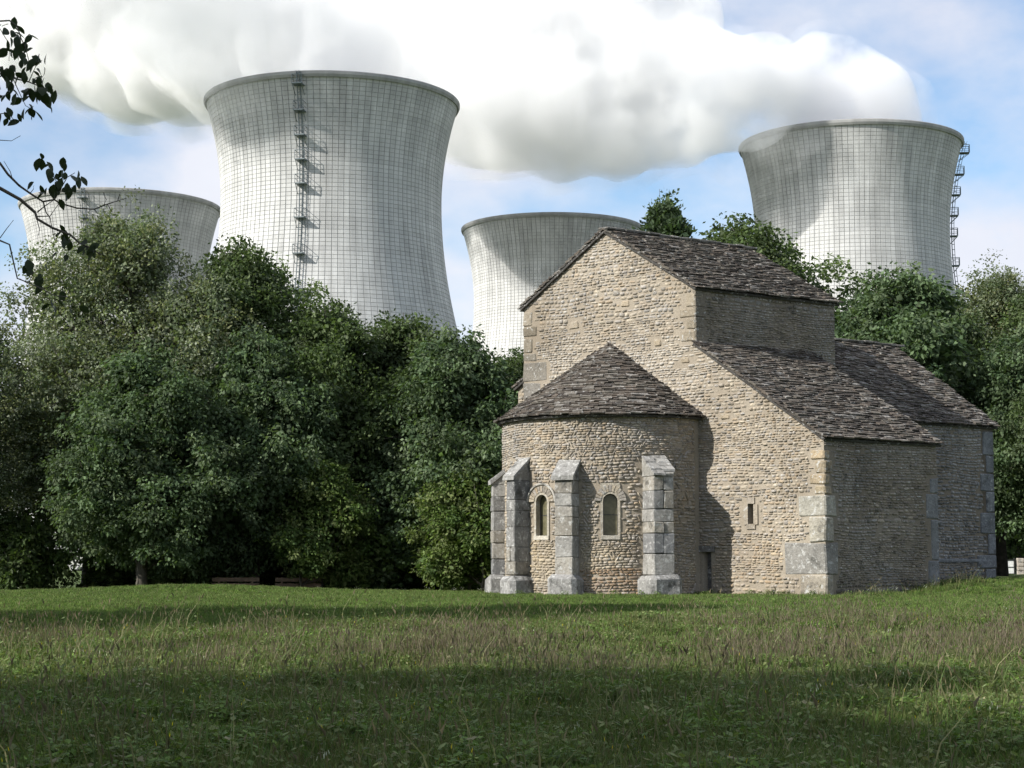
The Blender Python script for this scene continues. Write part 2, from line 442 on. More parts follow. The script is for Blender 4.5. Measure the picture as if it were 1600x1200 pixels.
# quoins: big dressed blocks at the corners, each a part
def rough_block(mb, c, ax, ay, az, ch=0.03, jit=0.02, col=(0.4, 0.38, 0.34)):
    c, ax, ay, az = map(np.asarray, (c, ax, ay, az)); la, lb, lc = (np.linalg.norm(v) for v in (ax, ay, az))
    P = {}; pts = []
    for i in (-1, 1):
        for j in (-1, 1):
            for k in (-1, 1):
                o = rng.uniform(-jit, jit, 3)
                fa, fb, fc = 1 - ch / la, 1 - ch / lb, 1 - ch / lc
                for t, (x, y, w) in enumerate(((1, fb, fc), (fa, 1, fc), (fa, fb, 1))):
                    P[(i, j, k, t)] = len(pts); pts.append(c + i * x * ax + j * y * ay + k * w * az + o + rng.uniform(-jit / 4, jit / 4, 3))
    F = []
    for s in (-1, 1):
        F.append([P[(s, j, k, 0)] for j, k in ((-1, -1), (1, -1), (1, 1), (-1, 1))])
        F.append([P[(i, s, k, 1)] for i, k in ((-1, -1), (1, -1), (1, 1), (-1, 1))])
        F.append([P[(i, j, s, 2)] for i, j in ((-1, -1), (1, -1), (1, 1), (-1, 1))])
    for a in (-1, 1):
        for b_ in (-1, 1):
            F.append([P[(a, b_, -1, 0)], P[(a, b_, 1, 0)], P[(a, b_, 1, 1)], P[(a, b_, -1, 1)]])
            F.append([P[(a, -1, b_, 0)], P[(a, 1, b_, 0)], P[(a, 1, b_, 2)], P[(a, -1, b_, 2)]])
            F.append([P[(-1, a, b_, 1)], P[(1, a, b_, 1)], P[(1, a, b_, 2)], P[(-1, a, b_, 2)]])
            for k in (-1, 1): F.append([P[(a, b_, k, t)] for t in range(3)])
    mb.poly(pts, F, col)
    return mb

GREY_A = [(0.29, 0.28, 0.26), (0.235, 0.23, 0.22), (0.27, 0.25, 0.215), (0.19, 0.19, 0.19), (0.32, 0.30, 0.265)]
quoin_holes_g, quoin_holes_s = [], []
# (width on gable, width on side, z0, z1, tint)
for wg, ws, z0, z1, c in ((0.80, 0.28, -0.4, 0.60, (0.36, 0.33, 0.28)), (1.30, 0.45, 0.61, 1.50, (0.31, 0.305, 0.29)),
                          (0.48, 0.30, 1.51, 2.22, (0.46, 0.44, 0.38)), (0.82, 0.42, 2.23, 2.82, (0.47, 0.46, 0.41)),
                          (0.30, 0.25, 2.84, 3.1, (0.42, 0.36, 0.26)), (0.46, 0.2, 3.12, 3.42, (0.42, 0.35, 0.25)), (0.28, 0.3, 3.44, 3.8, (0.40, 0.34, 0.25)), (0.42, 0.2, 3.82, 4.1, (0.44, 0.36, 0.25))):
    mb = MB(); c0 = np.array(L(wg / 2 - 0.015, ws / 2 - 0.015, (z0 + z1) / 2))
    rough_block(mb, c0, gdir * (wg / 2 + 0.02), sdir * (ws / 2 + 0.02), Z * ((z1 - z0) / 2), 0.035, 0.02, tuple(np.array(c) * np.array((0.74, 0.72, 0.69))))
    mb.build('quoin', M_ASHLAR, gable)
    quoin_holes_g.append((-0.1, wg, z0, z1)); quoin_holes_s.append((-0.1, ws, z0, z1))
for w, z0, z1, c in ((0.5, 7.5, 7.85, 0), (0.3, 7.87, 8.2, 1), (0.55, 8.22, 8.5, 0), (0.32, 8.52, 8.95, 4)):
    mb = MB(); rough_block(mb, L(AW + w / 2 - 0.01, 0.13, (z0 + z1) / 2), gdir * (w / 2 + 0.01), sdir * 0.16, Z * ((z1 - z0) / 2 - 0.012), 0.03, 0.018, tuple(np.array((0.31, 0.265, 0.20)) * rng.uniform(0.8, 1.1)))
    mb.build('quoin', M_RUBBLE, gable); quoin_holes_g.append((AW - 0.1, AW + w, z0, z1))
for w, z0, z1, c in ((0.7, 6.1, 6.65, 3), (0.95, 6.67, 7.3, 1), (0.5, 7.32, 7.6, 0), (0.35, 7.62, 8.1, 4), (0.55, 8.12, 8.45, 2), (0.35, 8.47, 8.95, 4)):
    mb = MB(); rough_block(mb, L(A2 - w / 2 + 0.01, 0.13, (z0 + z1) / 2), gdir * (w / 2 + 0.01), sdir * 0.16, Z * ((z1 - z0) / 2 - 0.012), 0.03, 0.018, tuple(np.array(GREY_A[c]) * np.array((1.0, 0.93, 0.82)) * rng.uniform(0.8, 1.1)))
    mb.build('quoin', M_RUBBLE, gable); quoin_holes_g.append((A2 - w, A2 + 0.1, z0, z1))
for u, z, w, h in ((8.9, 8.35, 0.36, 0.24), (5.7, 7.55, 0.24, 0.22), (4.7, 6.95, 0.28, 0.16), (6.9, 8.85, 0.3, 0.18), (3.3, 5.2, 0.3, 0.16)):
    mb = MB(); rough_block(mb, gm(u, z, -0.1), gdir * w / 2, n_g * 0.14, Z * h / 2, 0.03, 0.02, (0.33, 0.275, 0.20)); mb.build('stone', M_RUBBLE, gable)
    quoin_holes_g.append((u - w / 2, u + w / 2, z - h / 2, z + h / 2))
def gable_col(u, z, c):
    pale = np.array((0.47, 0.44, 0.39))
    k = 0.65 * math.exp(-((z - 6.9) / 0.9) ** 2) * (1 if u > 4.2 else 0.4)      # band of pale mortar-smeared stones
    if z < 1.6 and u < 4: c = c * np.array((1.03, 0.97, 0.9))
    return c * (1 - k) + pale * k
lay_stones(gable, gpoly, gm, [SLIT, DOOR, (2.2, 2.68, 1.90, 2.81), (APC - 3.0, 12, -1, 5.1)] + quoin_holes_g, M_RUBBLE, WARM, colf=gable_col)

# --- aisle side wall
sm = lambda u, z, d: u * sdir + z * Z + 0.004 * n_s + (d * n_s if d >= 0 else -d * gdir)
apoly = [(0.003, -0.5), (0.003, EA), (BA, EA), (BA, -0.5)]
aisle = empty('aisle_wall', parent=chapel)
body('wall_core', apoly, [], sm, 0.6, aisle, M_MORTAR_SHADE)
body('end_wall_core', [(0.55, -0.5), (0.55, EA + 0.3), (AW, TA - 0.05), (AW, -0.5)], [], lambda u, z, d: u * gdir + (BA - 0.003) * sdir + z * Z + d * sdir, 0.5, aisle)
hs = list(quoin_holes_s)
for w, z0, z1 in ((0.45, 0.35, 1.0), (0.3, 1.02, 2.2), (0.5, 2.22, 2.95), (0.3, 2.97, 3.4)):
    mb = MB(); rough_block(mb, L(0.13, BA - w / 2 + 0.01, (z0 + z1) / 2), gdir * 0.16, sdir * (w / 2 + 0.01), Z * (z1 - z0) / 2, 0.03, 0.012, (0.19, 0.195, 0.20))
    mb.build('quoin', M_ASHLAR_SIDE, aisle); hs.append((BA - w, BA + 0.1, z0, z1))
def low_dark(u, z, c):
    return c * (0.45 if z < 0.55 + 0.12 * math.sin(u * 3) else 1.0)      # black algae on the damp footing
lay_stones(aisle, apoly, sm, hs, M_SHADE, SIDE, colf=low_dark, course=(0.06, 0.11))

# --- clerestory wall of the tall block
cm_ = lambda u, z, d: AW * gdir + u * sdir + z * Z + 0.004 * n_s + (d * n_s if d >= 0 else -d * gdir)
cpoly = [(0.003, TA - 1.0), (0.003, EU), (BL, EU), (BL, TA - 1.0)]
cler = empty('clerestory_wall', parent=chapel)
body('wall_core', cpoly, [], cm_, 0.6, cler, M_MORTAR_SHADE)
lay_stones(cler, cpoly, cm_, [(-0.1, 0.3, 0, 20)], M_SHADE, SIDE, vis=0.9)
for k in range(6):
    z0 = 7.3 + k * 0.31; w = rng.uniform(0.25, 0.45)
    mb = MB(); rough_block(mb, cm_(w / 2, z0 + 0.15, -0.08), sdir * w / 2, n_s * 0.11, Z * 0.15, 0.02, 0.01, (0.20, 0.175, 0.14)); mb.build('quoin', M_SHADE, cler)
# far end and far side of the tall block, plain cores behind the visible masonry
fpoly = [(AW, -0.5), (AW, EU), (AC, RU), (A2, EU - 0.05), (A2, -0.5)]
body('west_wall', fpoly, [], lambda u, z, d: u * gdir + (BL - 0.003) * sdir + z * Z + d * sdir, 0.6, chapel)
body('north_wall', [(0.003, -0.5), (0.003, EU - 0.05), (BL, EU - 0.05), (BL, -0.5)], [], lambda u, z, d: (A2 - 0.004) * gdir + u * sdir + z * Z + d * gdir, 0.6, chapel)

# --- nave (rear, lower, set back)
nm = lambda u, z, d: AN * gdir + u * sdir + z * Z + (d * n_s if d >= 0 else -d * gdir)
npoly = [(BA - 0.4, -0.5), (BA - 0.4, EN), (BN, EN), (BN, -0.5)]
nave = empty('nave_wall', parent=chapel)
body('wall_core', npoly, [], nm, 0.6, nave, M_MORTAR_SHADE)
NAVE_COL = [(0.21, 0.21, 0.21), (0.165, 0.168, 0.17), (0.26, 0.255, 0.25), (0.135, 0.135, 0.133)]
hs = []
for k, (w, z0, z1) in enumerate(((0.5, -0.4, 0.75), (0.9, 0.77, 1.2), (0.35, 1.22, 1.9), (0.7, 1.92, 2.6), (0.4, 2.62, 3.3), (0.65, 3.32, 3.9), (0.35, 3.92, 4.5), (0.5, 4.52, 5.3))):
    mb = MB(); rough_block(mb, nm(BN - w / 2 + 0.01, (z0 + z1) / 2, -0.12), sdir * (w / 2 + 0.01), n_s * 0.16, Z * (z1 - z0) / 2, 0.03, 0.012, (0.17, 0.18, 0.19))
    mb.build('quoin', M_ASHLAR_SIDE, nave); hs.append((BN - w, BN + 0.1, z0, z1))
mb = MB(); rough_block(mb, nm(BN - 1.6, 1.02, -0.05), sdir * 1.4, n_s * 0.10, Z * 0.06, 0.02, 0.01, (0.2, 0.21, 0.22)); mb.build('plinth_course', M_ASHLAR_SIDE, nave)
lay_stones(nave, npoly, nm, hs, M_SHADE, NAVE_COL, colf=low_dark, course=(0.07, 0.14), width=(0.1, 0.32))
body('nave_west_wall', [(AN, -0.5), (AN, EN), (AC, RN), (2 * AC - AN, EN), (2 * AC - AN, -0.5)], [], lambda u, z, d: u * gdir + (BN - 0.003) * sdir + z * Z + d * sdir, 0.6, chapel)
body('nave_north_wall', [(BL, -0.5), (BL, EN), (BN, EN), (BN, -0.5)], [], lambda u, z, d: (2 * AC - AN) * gdir + u * sdir + z * Z + d * gdir, 0.6, chapel)
# stub of wall at the far end of the gable, with its own little slab roof
stub = empty('wall_stub', parent=chapel)
body('wall_core', [(A2 + 0.003, -0.5), (A2 + 0.003, 6.85), (11.42, 6.5), (11.42, -0.5)], [], lambda u, z, d: gm(u, z, d - 0.25), 0.6, stub)
lay_stones(stub, [(A2, 4.5), (A2, 6.7), (11.42, 6.5), (11.42, 4.5)], lambda u, z, d: gm(u, z, d - 0.25), [], M_RUBBLE, WARM)

# --- apse
apse = empty('apse_wall', parent=chapel)
APE = 5.28
def apm(u, z, d):            # u = angle in degrees, 0 = the axis, positive to the right
    t = R(u); return APC * gdir + (APR + d) * (math.cos(t) * n_g - math.sin(t) * gdir) + z * Z
WIN = [(-0.5, 0.27, 1.72, 2.92), (37, 0.27, 1.72, 2.92)]       # angle, half width of the frame, sill, spring of the arch top
deg = lambda m: math.degrees(m / APR)
whole = [(w[0] - deg(w[1]), w[0] + deg(w[1]), w[2] - 0.12, w[3] + 0.30) for w in WIN]
mb = MB()
edges = sorted(set(list(range(-90, 91, 6)) + [h[0] for h in whole] + [h[1] for h in whole]))
for a, b_ in zip(edges[:-1], edges[1:]):
    if b_ - a < 0.01: continue
    zs = [-0.5, APE]
    for h in whole:
        if a >= h[0] - 0.01 and b_ <= h[1] + 0.01: zs = [-0.5, h[2], None, h[3], APE]
    segs = [(-0.5, APE)] if len(zs) == 2 else [(zs[0], zs[1]), (zs[3], zs[4])]
    for z0, z1 in segs:
        p = [apm(a, z0, 0), apm(b_, z0, 0), apm(b_, z1, 0), apm(a, z1, 0), apm(a, z0, -0.6), apm(b_, z0, -0.6), apm(b_, z1, -0.6), apm(a, z1, -0.6)]
        mb.poly(p, [[0, 1, 2, 3], [4, 7, 6, 5], [0, 4, 5, 1], [3, 2, 6, 7], [0, 3, 7, 4], [1, 5, 6, 2]])
mb.build('wall_core', M_MORTAR, apse)
# dark interior lining so that nothing is seen through the panes
mb = MB()
for a in range(-90, 90, 15):
    mb.poly([apm(a, -0.5, -0.62), apm(a + 15, -0.5, -0.62), apm(a + 15, APE, -0.62), apm(a, APE, -0.62)], [[0, 1, 2, 3]])
mb.build('interior_lining', M_DARK, apse)

def arch_window(ang, half, sill, spring):
    """arched stone surround with a real opening, hood mould, pane, sill and bars"""
    t = R(ang); nrm = math.cos(t) * n_g - math.sin(t) * gdir; rt = -math.sin(t) * n_g - math.cos(t) * gdir
    c0 = APC * gdir + APR * nrm
    W = empty('window', parent=chapel)
    P = lambda x, z, d: c0 + x * rt + z * Z + d * nrm
    ow = 0.21                                        # opening half width
    inner = [(-ow, sill), (-ow, spring - ow)] + [(-ow * math.cos(k * math.pi / 10), spring - ow + ow * math.sin(k * math.pi / 10)) for k in range(1, 10)] + [(ow, spring - ow), (ow, sill)]
    ex = half + 0.015; zt = spring + 0.31
    outer = [(-ex, sill), (-ex, spring - ow)] + [(max(-ex, min(ex, -1.6 * ex * math.cos(k * math.pi / 10))), min(zt, spring - ow + (zt - spring + ow) * 1.5 * math.sin(k * math.pi / 10))) for k in range(1, 10)] + [(ex, spring - ow), (ex, sill)]
    mb = MB(); n = len(inner)
    for i in range(n - 1):
        q = [inner[i], inner[i + 1], outer[i + 1], outer[i]]
        fr = [P(x, z, 0.02) for x, z in q]; bk = [P(x, z, -0.5) for x, z in q]
        col = tuple(np.array((0.40, 0.36, 0.29)) * rng.uniform(0.88, 1.1))
        mb.poly(fr + bk, [[0, 1, 2, 3], [0, 4, 5, 1], [1, 5, 6, 2], [2, 6, 7, 3], [3, 7, 4, 0]], col)
    mb.build('frame', M_RUBBLE, W)
    mb = MB(); mb.box(P(0, sill - 0.055, -0.2), rt * (ow + 0.07), nrm * 0.245, Z * 0.06, (0.42, 0.39, 0.33)); mb.build('sill', M_ASHLAR, W)
    # ring of small voussoirs and a thin hood
    m2 = MB()
    for k in range(13):
        a0 = math.pi * k / 13 + 0.02; a1 = math.pi * (k + 1) / 13 - 0.02
        r0, r1 = 0.275, 0.46
        q = [(-r0 * math.cos(a0), r0 * math.sin(a0)), (-r1 * math.cos(a0), r1 * math.sin(a0)), (-r1 * math.cos(a1), r1 * math.sin(a1)), (-r0 * math.cos(a1), r0 * math.sin(a1))]
        pr = rng.uniform(0.03, 0.045)
        v = MB(); fr = [P(x, spring - ow + y, pr) for x, y in q]; bk = [P(x, spring - ow + y, -0.15) for x, y in q]
        v.poly(fr + bk, [[0, 1, 2, 3], [0, 4, 5, 1], [1, 5, 6, 2], [2, 6, 7, 3], [3, 7, 4, 0]], tuple(pick(WARM)))
        v.build('voussoir', M_RUBBLE, W)
    if ang < 10:
        m2.tube([P(-0.52 * math.cos(math.pi * k / 16), spring - ow + 0.52 * math.sin(math.pi * k / 16), 0.035) for k in range(17)], 0.035, 6, (0.40, 0.38, 0.34))
        m2.build('hood_mould', M_ASHLAR, W)
    mb = MB()
    pa = [P(x * 1.0, z, -0.2) for x, z in inner]; mb.poly(pa, [list(range(len(pa)))]); mb.build('pane', M_PANE, W)
    mb = MB()
    mb.tube([P(x * 0.95, sill + 0.02 + (z - sill) * 0.985, 0.012) if False else P(x * 0.96, z + (0.012 if z == sill else -0.008), -0.185) for x, z in inner + [inner[0]]], 0.014, 4)
    mb.box(P(0, (sill + spring) / 2, -0.19), rt * ow, nrm * 0.008, Z * 0.008)
    mb.build('metal_bar', M_LEAD, W)
    return W
for w in WIN: arch_window(*w)
wh = [(w[0] - deg(0.42), w[0] + deg(0.42), w[3] - 0.2, w[3] + 0.24) for w in WIN] + [(w[0] - deg(0.29), w[0] + deg(0.29), w[2] - 0.13, w[3]) for w in WIN]
BUT = [(-43, 0.50, 0.36, 3.3, 3.75), (-13, 0.42, 0.55, 3.35, 4.05), (16, 0.56, 0.48, 3.30, 3.92), (59, 0.64, 0.80, 3.42, 4.05)]   # angle, width, depth, front height, back height
wh += [(b_[0] - deg(b_[1] / 2), b_[0] + deg(b_[1] / 2), -1, b_[4] - 0.1) for b_ in BUT]
def apse_col(u, z, c):
    k = math.exp(-((z - 0.9) / 0.8) ** 2) * 0.6 * math.exp(-((u - 5) / 30) ** 2)
    c = c * (1 - k) + np.array((0.48, 0.375, 0.215)) * k
    if z < 0.75 and 18 < u < 57: c = c * np.array((0.72, 0.6, 0.5))       # damp reddish footing
    return c
lay_stones(apse, [(-88, -0.3), (-88, APE), (86, APE), (86, -0.3)], lambda u, z, d: apm(u, z, d), wh, M_RUBBLE, WARM,
           course=(0.065, 0.105), width=(deg(0.08), deg(0.25)), rnd=0.6, proud=(0.015, 0.042), gap=0.006, colf=apse_col)

# --- apse buttresses: ashlar blocks on a plinth stone, sloped cap
def buttress(ang, w, dep, zf, zb, slabs=False):
    t = R(ang); nrm = math.cos(t) * n_g - math.sin(t) * gdir; rt = -math.sin(t) * n_g - math.cos(t) * gdir
    base = APC * gdir + (APR - 0.12) * nrm
    B = empty('buttress', parent=chapel)
    z = 0.58
    while z < zf - 0.15:
        h = min(rng.uniform(0.30, 0.62), zf - z)
        if zf - z - h < 0.2: h = zf - z
        dd = dep + 0.12
        halves = [(0, w)] if rng.random() < 0.6 else [(-w * 0.25, w * 0.5), (w * 0.25, w * 0.5)]
        for cx, ww in halves:
            mb = MB(); c = GREY_A[rng.integers(len(GREY_A))]
            e = rng.uniform(-0.012, 0.012)
            rough_block(mb, base + cx * rt + (dd / 2 + e) * nrm + (z + h / 2) * Z, rt * (ww / 2 - 0.004), nrm * (dd / 2), Z * (h / 2 - 0.002), 0.022, 0.013, tuple(np.array(c) * rng.uniform(0.85, 1.1)))
            mb.build('block', M_ASHLAR, B)
        z += h
    # plinth: heavy rounded stone
    mb = MB(); pd = dep + 0.30
    rough_block(mb, base + (pd / 2) * nrm + 0.06 * Z, rt * (w / 2 + 0.17), nrm * (pd / 2), Z * 0.52, 0.13, 0.03, (0.25, 0.245, 0.235)); mb.build('plinth', M_ASHLAR, B)
    # cap: wedge
    dd = dep + 0.14
    def wedge(z0f, z1f, z0b, z1b, ex, name, col):
        mb = MB(); hw = w / 2 + ex; q = []
        for d, za, zb2 in ((0.0, z0b, z1b), (dd + ex, z0f, z1f)):
            for s in (-1, 1):
                for zz in (za, zb2): q.append(base + s * hw * rt + d * nrm + zz * Z + rng.uniform(-0.012, 0.012, 3))
        mb.poly(q, BOXF, col); mb.build(name, M_ASHLAR, B)
    wedge(zf, zf + 0.05, zf, zb, 0.0, 'cap', (0.28, 0.27, 0.245))
    if slabs:
        for k in range(5):
            f0, f1 = k / 5, (k + 1.5) / 5
            za, zb2 = zb + (zf + 0.06 - zb) * f0, zb + (zf + 0.06 - zb) * min(f1, 1.12)
            for s in (-1, 1):
                if rng.random() < 0.15: continue
                mb = MB(); q = []
                x0, x1 = (-(w / 2 + 0.05), rng.uniform(-0.1, 0.1)) if s < 0 else (rng.uniform(-0.1, 0.1), w / 2 + 0.05)
                for d, zz in ((dd * f0, za), (dd * f1 + 0.03, zb2)):
                    for x in (x0, x1):
                        for e in (0.0, 0.055): q.append(base + x * rt + d * nrm + (zz + e + 0.012 * (k % 2)) * Z + rng.uniform(-0.015, 0.015, 3))
                mb.poly(q, BOXF, tuple(np.array((0.33, 0.32, 0.30)) * rng.uniform(0.8, 1.2))); mb.build('cap_slab', M_ASHLAR, B)
    else:
        wedge(zf + 0.0, zf + 0.13, zb - 0.02, zb + 0.10, 0.055, 'cap_stone', (0.29, 0.285, 0.27))
for i, b_ in enumerate(BUT): buttress(*b_, slabs=(i == 3))

# --- stone slab roofs
ALLSLABS = []
SLABC = [(0.105, 0.09, 0.075), (0.135, 0.12, 0.10), (0.07, 0.06, 0.052), (0.175, 0.16, 0.14), (0.12, 0.10, 0.082), (0.235, 0.22, 0.20)]
def slab_pts(P, u0, u1, v0, v1, th, lift):
    """P(u, v, d): point on the slope; v grows up the slope"""
    q = []
    for v, l0 in ((v0, lift), (v1, 0.0)):
        for u in (u0, u1):
            for d in (0.0, th):
                q.append(P(u + rng.uniform(-0.015, 0.015), v + rng.uniform(-0.012, 0.012) * (v == v0), d + l0 + rng.uniform(-0.008, 0.008)))
    return np.array(q)
def slab_roof(name, P, ulen, vlen, expo=0.128, ulim=None, vis=1.0, over=0.16, width=(0.16, 0.42)):
    rf = empty(name, parent=chapel)
    # deck under the slabs
    mb = MB(); k = 12
    for i in range(k):
        va, vb = -over + 0.04 + (vlen + over) * i / k, -over + 0.04 + (vlen + over) * (i + 1) / k
        vb = min(vb, vlen)
        (a0, a1), (b0, b1) = (ulim(va), ulim(vb)) if ulim else ((0, ulen), (0, ulen))
        seg = 1 if not getattr(P, 'round', False) else 16
        for s in range(seg):
            f0, f1 = s / seg, (s + 1) / seg
            q = [P(a0 + (a1 - a0) * f0, va, 0), P(a0 + (a1 - a0) * f1, va, 0), P(b0 + (b1 - b0) * f1, vb, 0), P(b0 + (b1 - b0) * f0, vb, 0)]
            q += [P(a0 + (a1 - a0) * f0, va, -0.07), P(a0 + (a1 - a0) * f1, va, -0.07), P(b0 + (b1 - b0) * f1, vb, -0.07), P(b0 + (b1 - b0) * f0, vb, -0.07)]
            mb.poly(q, [[0, 1, 2, 3], [7, 6, 5, 4], [0, 4, 5, 1], [1, 5, 6, 2], [2, 6, 7, 3], [3, 7, 4, 0]], (0.07, 0.065, 0.06))
    mb.build('roof_deck', M_SLAB, rf)
    v = -over
    while v < vlen - 0.02:
        u0, u1 = ulim(v) if ulim else (0, ulen)
        su = getattr(P, 'scale', lambda v: 1.0)(v)
        u = u0 - rng.uniform(0, 0.06) * su
        e = expo * rng.uniform(0.85, 1.15)
        sag = 0.0
        while u < u1:
            w = rng.uniform(*width) * su
            ub = min(u + w, u1 + rng.uniform(-0.02, 0.07) * su)
            if ub - u > 0.05 * su:
                dv = rng.uniform(-0.025, 0.025)
                th = rng.uniform(0.028, 0.065)
                q = slab_pts(P, u + 0.006 * su, ub - 0.006 * su, v + dv, min(v + 2.1 * e + dv, vlen + 0.05), th, rng.uniform(0.05, 0.075))
                c = np.array(SLABC[rng.choice(6, p=[.26, .2, .22, .1, .16, .06])]) * rng.uniform(0.8, 1.2)
                if getattr(P, 'moss', None): c = P.moss(u, v, c)
                ALLSLABS.append(((ub - u) / su * e * vis, rf, q, c))
            u += w
        v += e
    return rf
class Slope:
    """straight slope: origin, along direction, up-slope direction, normal, with gentle waviness"""
    def __init__(s, o, u, v, seed=0, amp=0.02):
        s.o = np.asarray(o); s.u = np.asarray(u); s.v = np.asarray(v) / np.linalg.norm(v); s.n = np.cross(s.u, s.v); s.n = s.n / np.linalg.norm(s.n)
        if s.n[2] < 0: s.n = -s.n
        s.seed = seed; s.amp = amp
    def __call__(s, u, v, d):
        w = s.amp * mnoise.noise(Vector((u * 0.8 + s.seed, v * 0.9, 3.3)))
        return s.o + u * s.u + v * s.v + (d + w + 0.03) * s.n
def vec(a, z): return a * gdir + z * Z
VO = 0.10                                # verge overhang in front of the gable
# aisle roof
up = vec(AW, TA - EA); P = Slope(L(0, -VO, EA), sdir, up, 1)
slab_roof('aisle_roof', P, BA + VO + 0.12, np.linalg.norm(up), vis=1.0)
# upper roof, both slopes
up = vec(AC - AW, RU - EU); P = Slope(L(AW, -VO, EU), sdir, up, 2); slab_roof('upper_roof', P, BL + VO + 0.12, np.linalg.norm(up), vis=1.0)
up = vec(AC - A2, RU - EU + 0.05); P = Slope(L(A2, -VO, EU - 0.05), sdir, up, 3); slab_roof('upper_roof_far_slope', P, BL + VO + 0.12, np.linalg.norm(up), vis=0.1)
# nave roof
up = vec(AC - AN, RN - EN); P = Slope(L(AN, BA - 0.3, EN), sdir, up, 4); slab_roof('nave_roof', P, BN - BA + 0.3 + 0.15, np.linalg.norm(up), vis=0.8)
up = vec(-(AC - AN), RN - EN); P = Slope(L(2 * AC - AN, BL, EN), sdir, up, 5); slab_roof('nave_roof_far_slope', P, BN - BL + 0.15, np.linalg.norm(up), vis=0.05)
# little roof over the stub
up = vec(-0.65, 0.4); P = Slope(L(11.5, 0.15, 6.5), sdir, up, 6, 0.0); slab_roof('stub_roof', P, 0.7, np.linalg.norm(up), vis=0.5, over=0.05)
# ridge stones
for b0, b1, a, z, nm_ in ((-VO - 0.02, BL + 0.1, AC, RU, 'ridge'), (BL + 0.1, BN + 0.12, AC, RN, 'nave_ridge')):
    b_ = b0; rg = empty('ridge_course', parent=chapel)
    while b_ < b1:
        w = rng.uniform(0.3, 0.55); mb = MB()
        rough_block(mb, L(a + rng.uniform(-0.02, 0.02), b_ + w / 2, z + 0.085 + rng.uniform(-0.012, 0.012)), gdir * 0.2, sdir * (w / 2), Z * 0.04, 0.02, 0.012, tuple(np.array((0.17, 0.16, 0.145)) * rng.uniform(0.7, 1.3)))
        mb.build('ridge_slab', M_SLAB, rg); b_ += w
# conical apse roof
class Cone:
    round = True
    def __init__(s): s.R0 = APR + 0.08; s.z0 = APE - 0.02; s.z1 = 7.62; s.len = math.hypot(s.R0, s.z1 - s.z0)
    def rad(s, v): return max(s.R0 * (1 - v / s.len), 0.02)
    def scale(s, v): return math.degrees(1 / max(s.rad(v), 0.12))
    def __call__(s, u, v, d):
        t = R(u); r = s.rad(v); sl = (s.z1 - s.z0) / s.R0; nn = 1 / math.hypot(1, sl)
        w = 0.02 * mnoise.noise(Vector((u * 0.04, v, 8)))
        rr = r + (d + w) * sl * nn
        return APC * gdir + rr * (math.cos(t) * n_g - math.sin(t) * gdir) + (s.z0 + (s.z1 - s.z0) * v / s.len + (d + w) * nn) * Z
P = Cone(); slab_roof('apse_roof', P, 0, P.len, expo=0.118, ulim=lambda v: (-89, 89), vis=1.0, width=(0.18, 0.42))

# --- masonry: the 300 largest stones and the 300 largest slabs are parts, the rest one mass per wall or roof
ALLSTONES.sort(key=lambda t: -t[0]); ALLSLABS.sort(key=lambda t: -t[0])
for i, (_, par, q, c, mat) in enumerate(ALLSTONES[:290]):
    mb = MB(); mb.poly(q, SF, tuple(c)); mb.build('stone', mat, par, smooth=True)
rest = {}
for t in ALLSTONES[290:]: rest.setdefault(t[1].name, []).append(t)
for k, lst in rest.items():
    mb = MB()
    for _, par, q, c, mat in lst: mb.poly(q, SF, tuple(c))
    tag(mb.build('rubble_stones', lst[0][4], lst[0][1], smooth=True), kind='stuff')
for _, par, q, c in ALLSLABS[:290]:
    mb = MB(); mb.poly(q, BOXF, tuple(c)); mb.build('roof_slab', M_SLAB, par)
rest = {}
for t in ALLSLABS[290:]: rest.setdefault(t[1].name, []).append(t)
for k, lst in rest.items():
    mb = MB()
    for _, par, q, c in lst: mb.poly(q, BOXF, tuple(c))
    tag(mb.build('roof_slabs', M_SLAB, lst[0][1]), kind='stuff')
print('stones', len(ALLSTONES), 'slabs', len(ALLSLABS))

